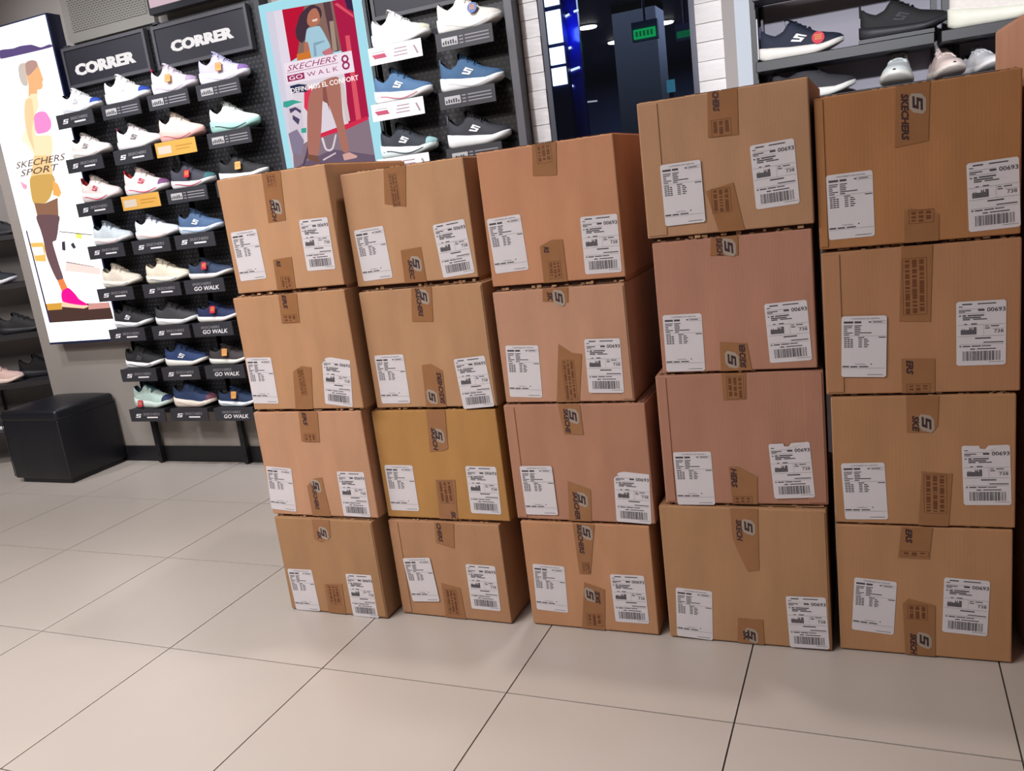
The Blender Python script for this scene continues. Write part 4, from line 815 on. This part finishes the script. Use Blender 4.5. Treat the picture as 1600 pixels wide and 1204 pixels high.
CC = {'11': 'b88e6c', '12': 'b48a68', '13': 'bb8f72', '14': 'a6805e', '21': 'b78e6c', '22': 'b28a68', '23': 'b0834e', '24': 'ae8464', '31': 'bd8868', '32': 'b98d74', '33': 'ae8069', '34': 'b98a68',
      '41': 'b08869', '42': 'b0806c', '43': 'ac7d69', '44': 'ae8562', '51': 'aa774e', '52': 'ae805e', '53': 'ae825e', '54': 'b28662'}
SEAM = {'41': [(0, .052)], '43': [(.375, .423), (0, .028)], '52': [(0, .042)], '24': [(0, .036)], '33': [(0, .034)], '14': [(.352, .388)], '22': [(.365, .411)], '51': [(0, .02)], '32': [(.355, .387)], '44': [(.395, .438)]}
STK = {'1': 'end stack beside the sneaker bays', '2': 'second stack from the sneaker bays', '3': 'middle stack of the five', '4': 'stack between middle and outer stacks', '5': 'outer stack of the facing five'}
LVL = {'1': 'topmost', '2': 'second from top', '3': 'second from floor', '4': 'floor level'}
XTRA = {'23': 'yellowish', '51': 'orange', '42': 'pinkish', '43': 'pinkish', '33': 'pinkish', '44': 'wide'}
DEP = .47
def s_badge(a, x, z, d, yb, yi):
    # reading direction down (d=1) or up (d=-1); letter tops face +x / -x
    T = lambda u, v: (x + d * v, z - d * u)
    oc = [(-.024, -.014), (-.016, -.020), (.010, -.020), (.020, -.010), (.026, .012), (.018, .020), (-.008, .020), (-.020, .010)]
    a.quad([(T(u * .95, v * .85)[0], yb, T(u * .95, v * .85)[1]) for u, v in oc], 1)
    a.flat2d(S_2D, lambda u, v: (T((u - .67) * .025, (v - .5) * .021)[0], yi, T((u - .67) * .025, (v - .5) * .021)[1]), 0)
def carton(key, q, labs, tapes, prints):
    x, y, a_, w_, h_, z0 = q
    t = thing('shipping_carton', '%s%s carton, %s of the %s' % ('taped ', (XTRA.get(key, 'brown')), LVL[key[1]], STK[key[0]]), 'box', (x, y, z0), (0, 0, a_), 'stacked shipping cartons')
    cm = cardboard('cardboard_' + key, CC[key])
    b = MB(); b.box(0, w_, 0, DEP, 0.0, h_); build(b, 'body', cm, t, bevel=.0032, seg=2)
    # closing flaps, their raw corrugated fronts under a dark strip that paints the gap's shade
    gap = GAPS[key]
    for (u0, u1) in ((.006, w_ / 2 - .002), (w_ / 2 + .002, w_ - .006)):
        for (zz0, zz1, top) in ((h_, h_ + .0028, True), (-GB[key], 0, False)):
            fb = MB(); yy0 = random.uniform(.013, .020); n = 12
            jz = lambda: random.uniform(-.0006, .0006)
            fb.box(u0, u1, yy0, DEP - .006, zz0, zz1)
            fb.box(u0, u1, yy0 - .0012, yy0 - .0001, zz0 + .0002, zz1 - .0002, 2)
            for i in range(n):
                if random.random() < .42:
                    xa = u0 + (u1 - u0) * i / n; fb.box(xa, xa + (u1 - u0) / n * random.uniform(.4, .95), yy0 - random.uniform(.002, .012), yy0, zz0 + .0004, zz0 + .0004 + (zz1 - zz0) * random.uniform(.3, .7), 1)
            build(fb, 'flap', [cm, M_EDGE, M_GAPSHADE], t)
    for (u0, u1) in SEAM.get(key, ()):
        sb = MB(); sb.box(u0 + (.004 if u0 == 0 else 0), u1 - (.004 if u0 > 0 else 0), -.0022, -.0001, .006, h_ - .006); build(sb, 'glue_flap', cm, t, bevel=.0008, seg=1)
    yl0 = -.0026 if key in SEAM else -.0006
    for k, (la, lb, rot, hh) in enumerate(labs):
        seam = any(la < u1 and la + .1 > u0 for u0, u1 in SEAM.get(key, ()))
        yl = -.0032 if seam else -.0010
        sh = SHAPE.get(key, 'plain') if k else 'plain'
        lo_ = put('packing_list' if k == 0 else 'shipping_label', LAB[sh], t, (la, yl, lb), (0, rot * -1, 0))
        put('print', LIST_ME if k == 0 else (SHIPT_ME if sh != 'plain' else SHIP_ME), lo_, (0, -.0003, 0))
        if k == 0: put('footer_print', FOOT_ME, lo_, (0, -.0003, 0))
        if sh == 'notch':
            fb = MB(); fb.quad([(.045, -.002, -.012), (.075, -.0035, -.004), (.098, -.001, -.0005), (.06, -.004, -.008)]); build(fb, 'torn_curl', mat('torn_paper', 'f0e8e0', rough=.6), lo_)
    for k, (poly, pr) in enumerate(zip(tapes, prints)):
        tb = MB(); y0 = -.0014 if not any(poly[0][0] < u1 and poly[1][0] > u0 for u0, u1 in SEAM.get(key, ())) else -.003
        tb.prism([(p[0], p[1]) for p in poly] if k else [(p[0], p[1]) for p in poly], y0, y0 + .0006)
        to = build(tb, 'tape', M_TAPE, t)
        yb = y0 - .0003; yi = y0 - .0006
        zmin = min(p[1] for p in poly); zmax = max(p[1] for p in poly)
        for e in pr:
            pb = MB()
            if e[0] == 'S': s_badge(pb, e[1], min(max(e[2], zmin + .024), zmax - .026), e[3], yb, yi)
            elif e[0] == 'W':
                _, wx, wz0, wz1, s, d = e; wz0 = min(wz0, zmax - .001); wz1 = max(wz1, zmin + .001); hh = .0078
                if d == 1: f = lambda u, v: (wx - hh + v * 2 * hh, yi, wz0 + (wz1 - wz0) * u)
                else: f = lambda u, v: (wx + hh - v * 2 * hh, yi, wz1 + (wz0 - wz1) * u)
                pb.flat2d(text2d(s, .04, .2), f, 0)
            else:
                _, bx0, bz1, bx1, bz0 = e; bz1 = min(bz1, zmax - .002); bz0 = max(bz0, zmin + .002)
                if bx1 - bx0 < .02: bx1 = bx0 + .02
                for r_ in ((bx0, bx1, bz1 - .001, bz1), (bx0, bx1, bz0, bz0 + .001), (bx0, bx0 + .001, bz0, bz1), (bx1 - .001, bx1, bz0, bz1)): wall_rect(pb, *r_, yb, 2)
                cw = (bx1 - bx0) / 3.4
                for c in range(3):
                    z = bz1 - .004; xc = bx0 + (c + .35) * cw
                    while z > bz0 + .006:
                        l = random.uniform(.002, .006); wall_rect(pb, xc, xc + cw * .62, max(z - l, bz0 + .003), z, yi, 2); z -= l + random.choice((.001, .001, .004))
            build(pb, {'S': 'badge', 'W': 'wordmark', 'B': 'text_block'}[e[0]], [M_TINK, M_TGREY, M_TBRN], to)
GAPS = {}; GB = {}
BY = {b[0]: b for b in BOX}
for c in '12345':
    below = None
    for r in '4321':
        q = BY[c + r][1]
        GAPS[c + r] = 0; GB[c + r] = q[5] - (below if below is not None else 0) - (.0028 if below is not None else 0.0)
        below = q[5] + q[4]
for b in BOX: carton(*b)
# the neighbouring stack whose side just shows past the outer stack
z = 0.0
for i, lv in enumerate(('floor level', 'second from floor', 'second from top', 'topmost')):
    t = thing('shipping_carton', 'brown carton seen side on, %s of the last stack behind outer stack' % lv, 'box', (2.478, -.86, z), (0, 0, math.radians(4.5)), 'stacked shipping cartons')
    h_ = .388; cm = cardboard('cardboard_side', 'b88a70')
    b = MB(); b.box(0, .42, 0, .52, .003, h_ - .003); build(b, 'body', cm, t, bevel=.005, seg=2)
    for u0, u1 in ((.004, .207), (.213, .416)):
        for zz0, zz1 in ((0, .0029), (h_ - .0029, h_)):
            b = MB(); b.box(u0, u1, .006, .514, zz0, zz1); build(b, 'flap', cm, t)
    b = MB(); random.seed(4 + i)
    for k in range(5): b.box(-.0008, -.0002, .25 + k * .02, .262 + k * .02, .2 - .02 * (k % 2), .24 + .02 * (k % 3))
    build(b, 'printed_mark', mat('carton_mark', '6a4a48', rough=.8), t)
    z += h_
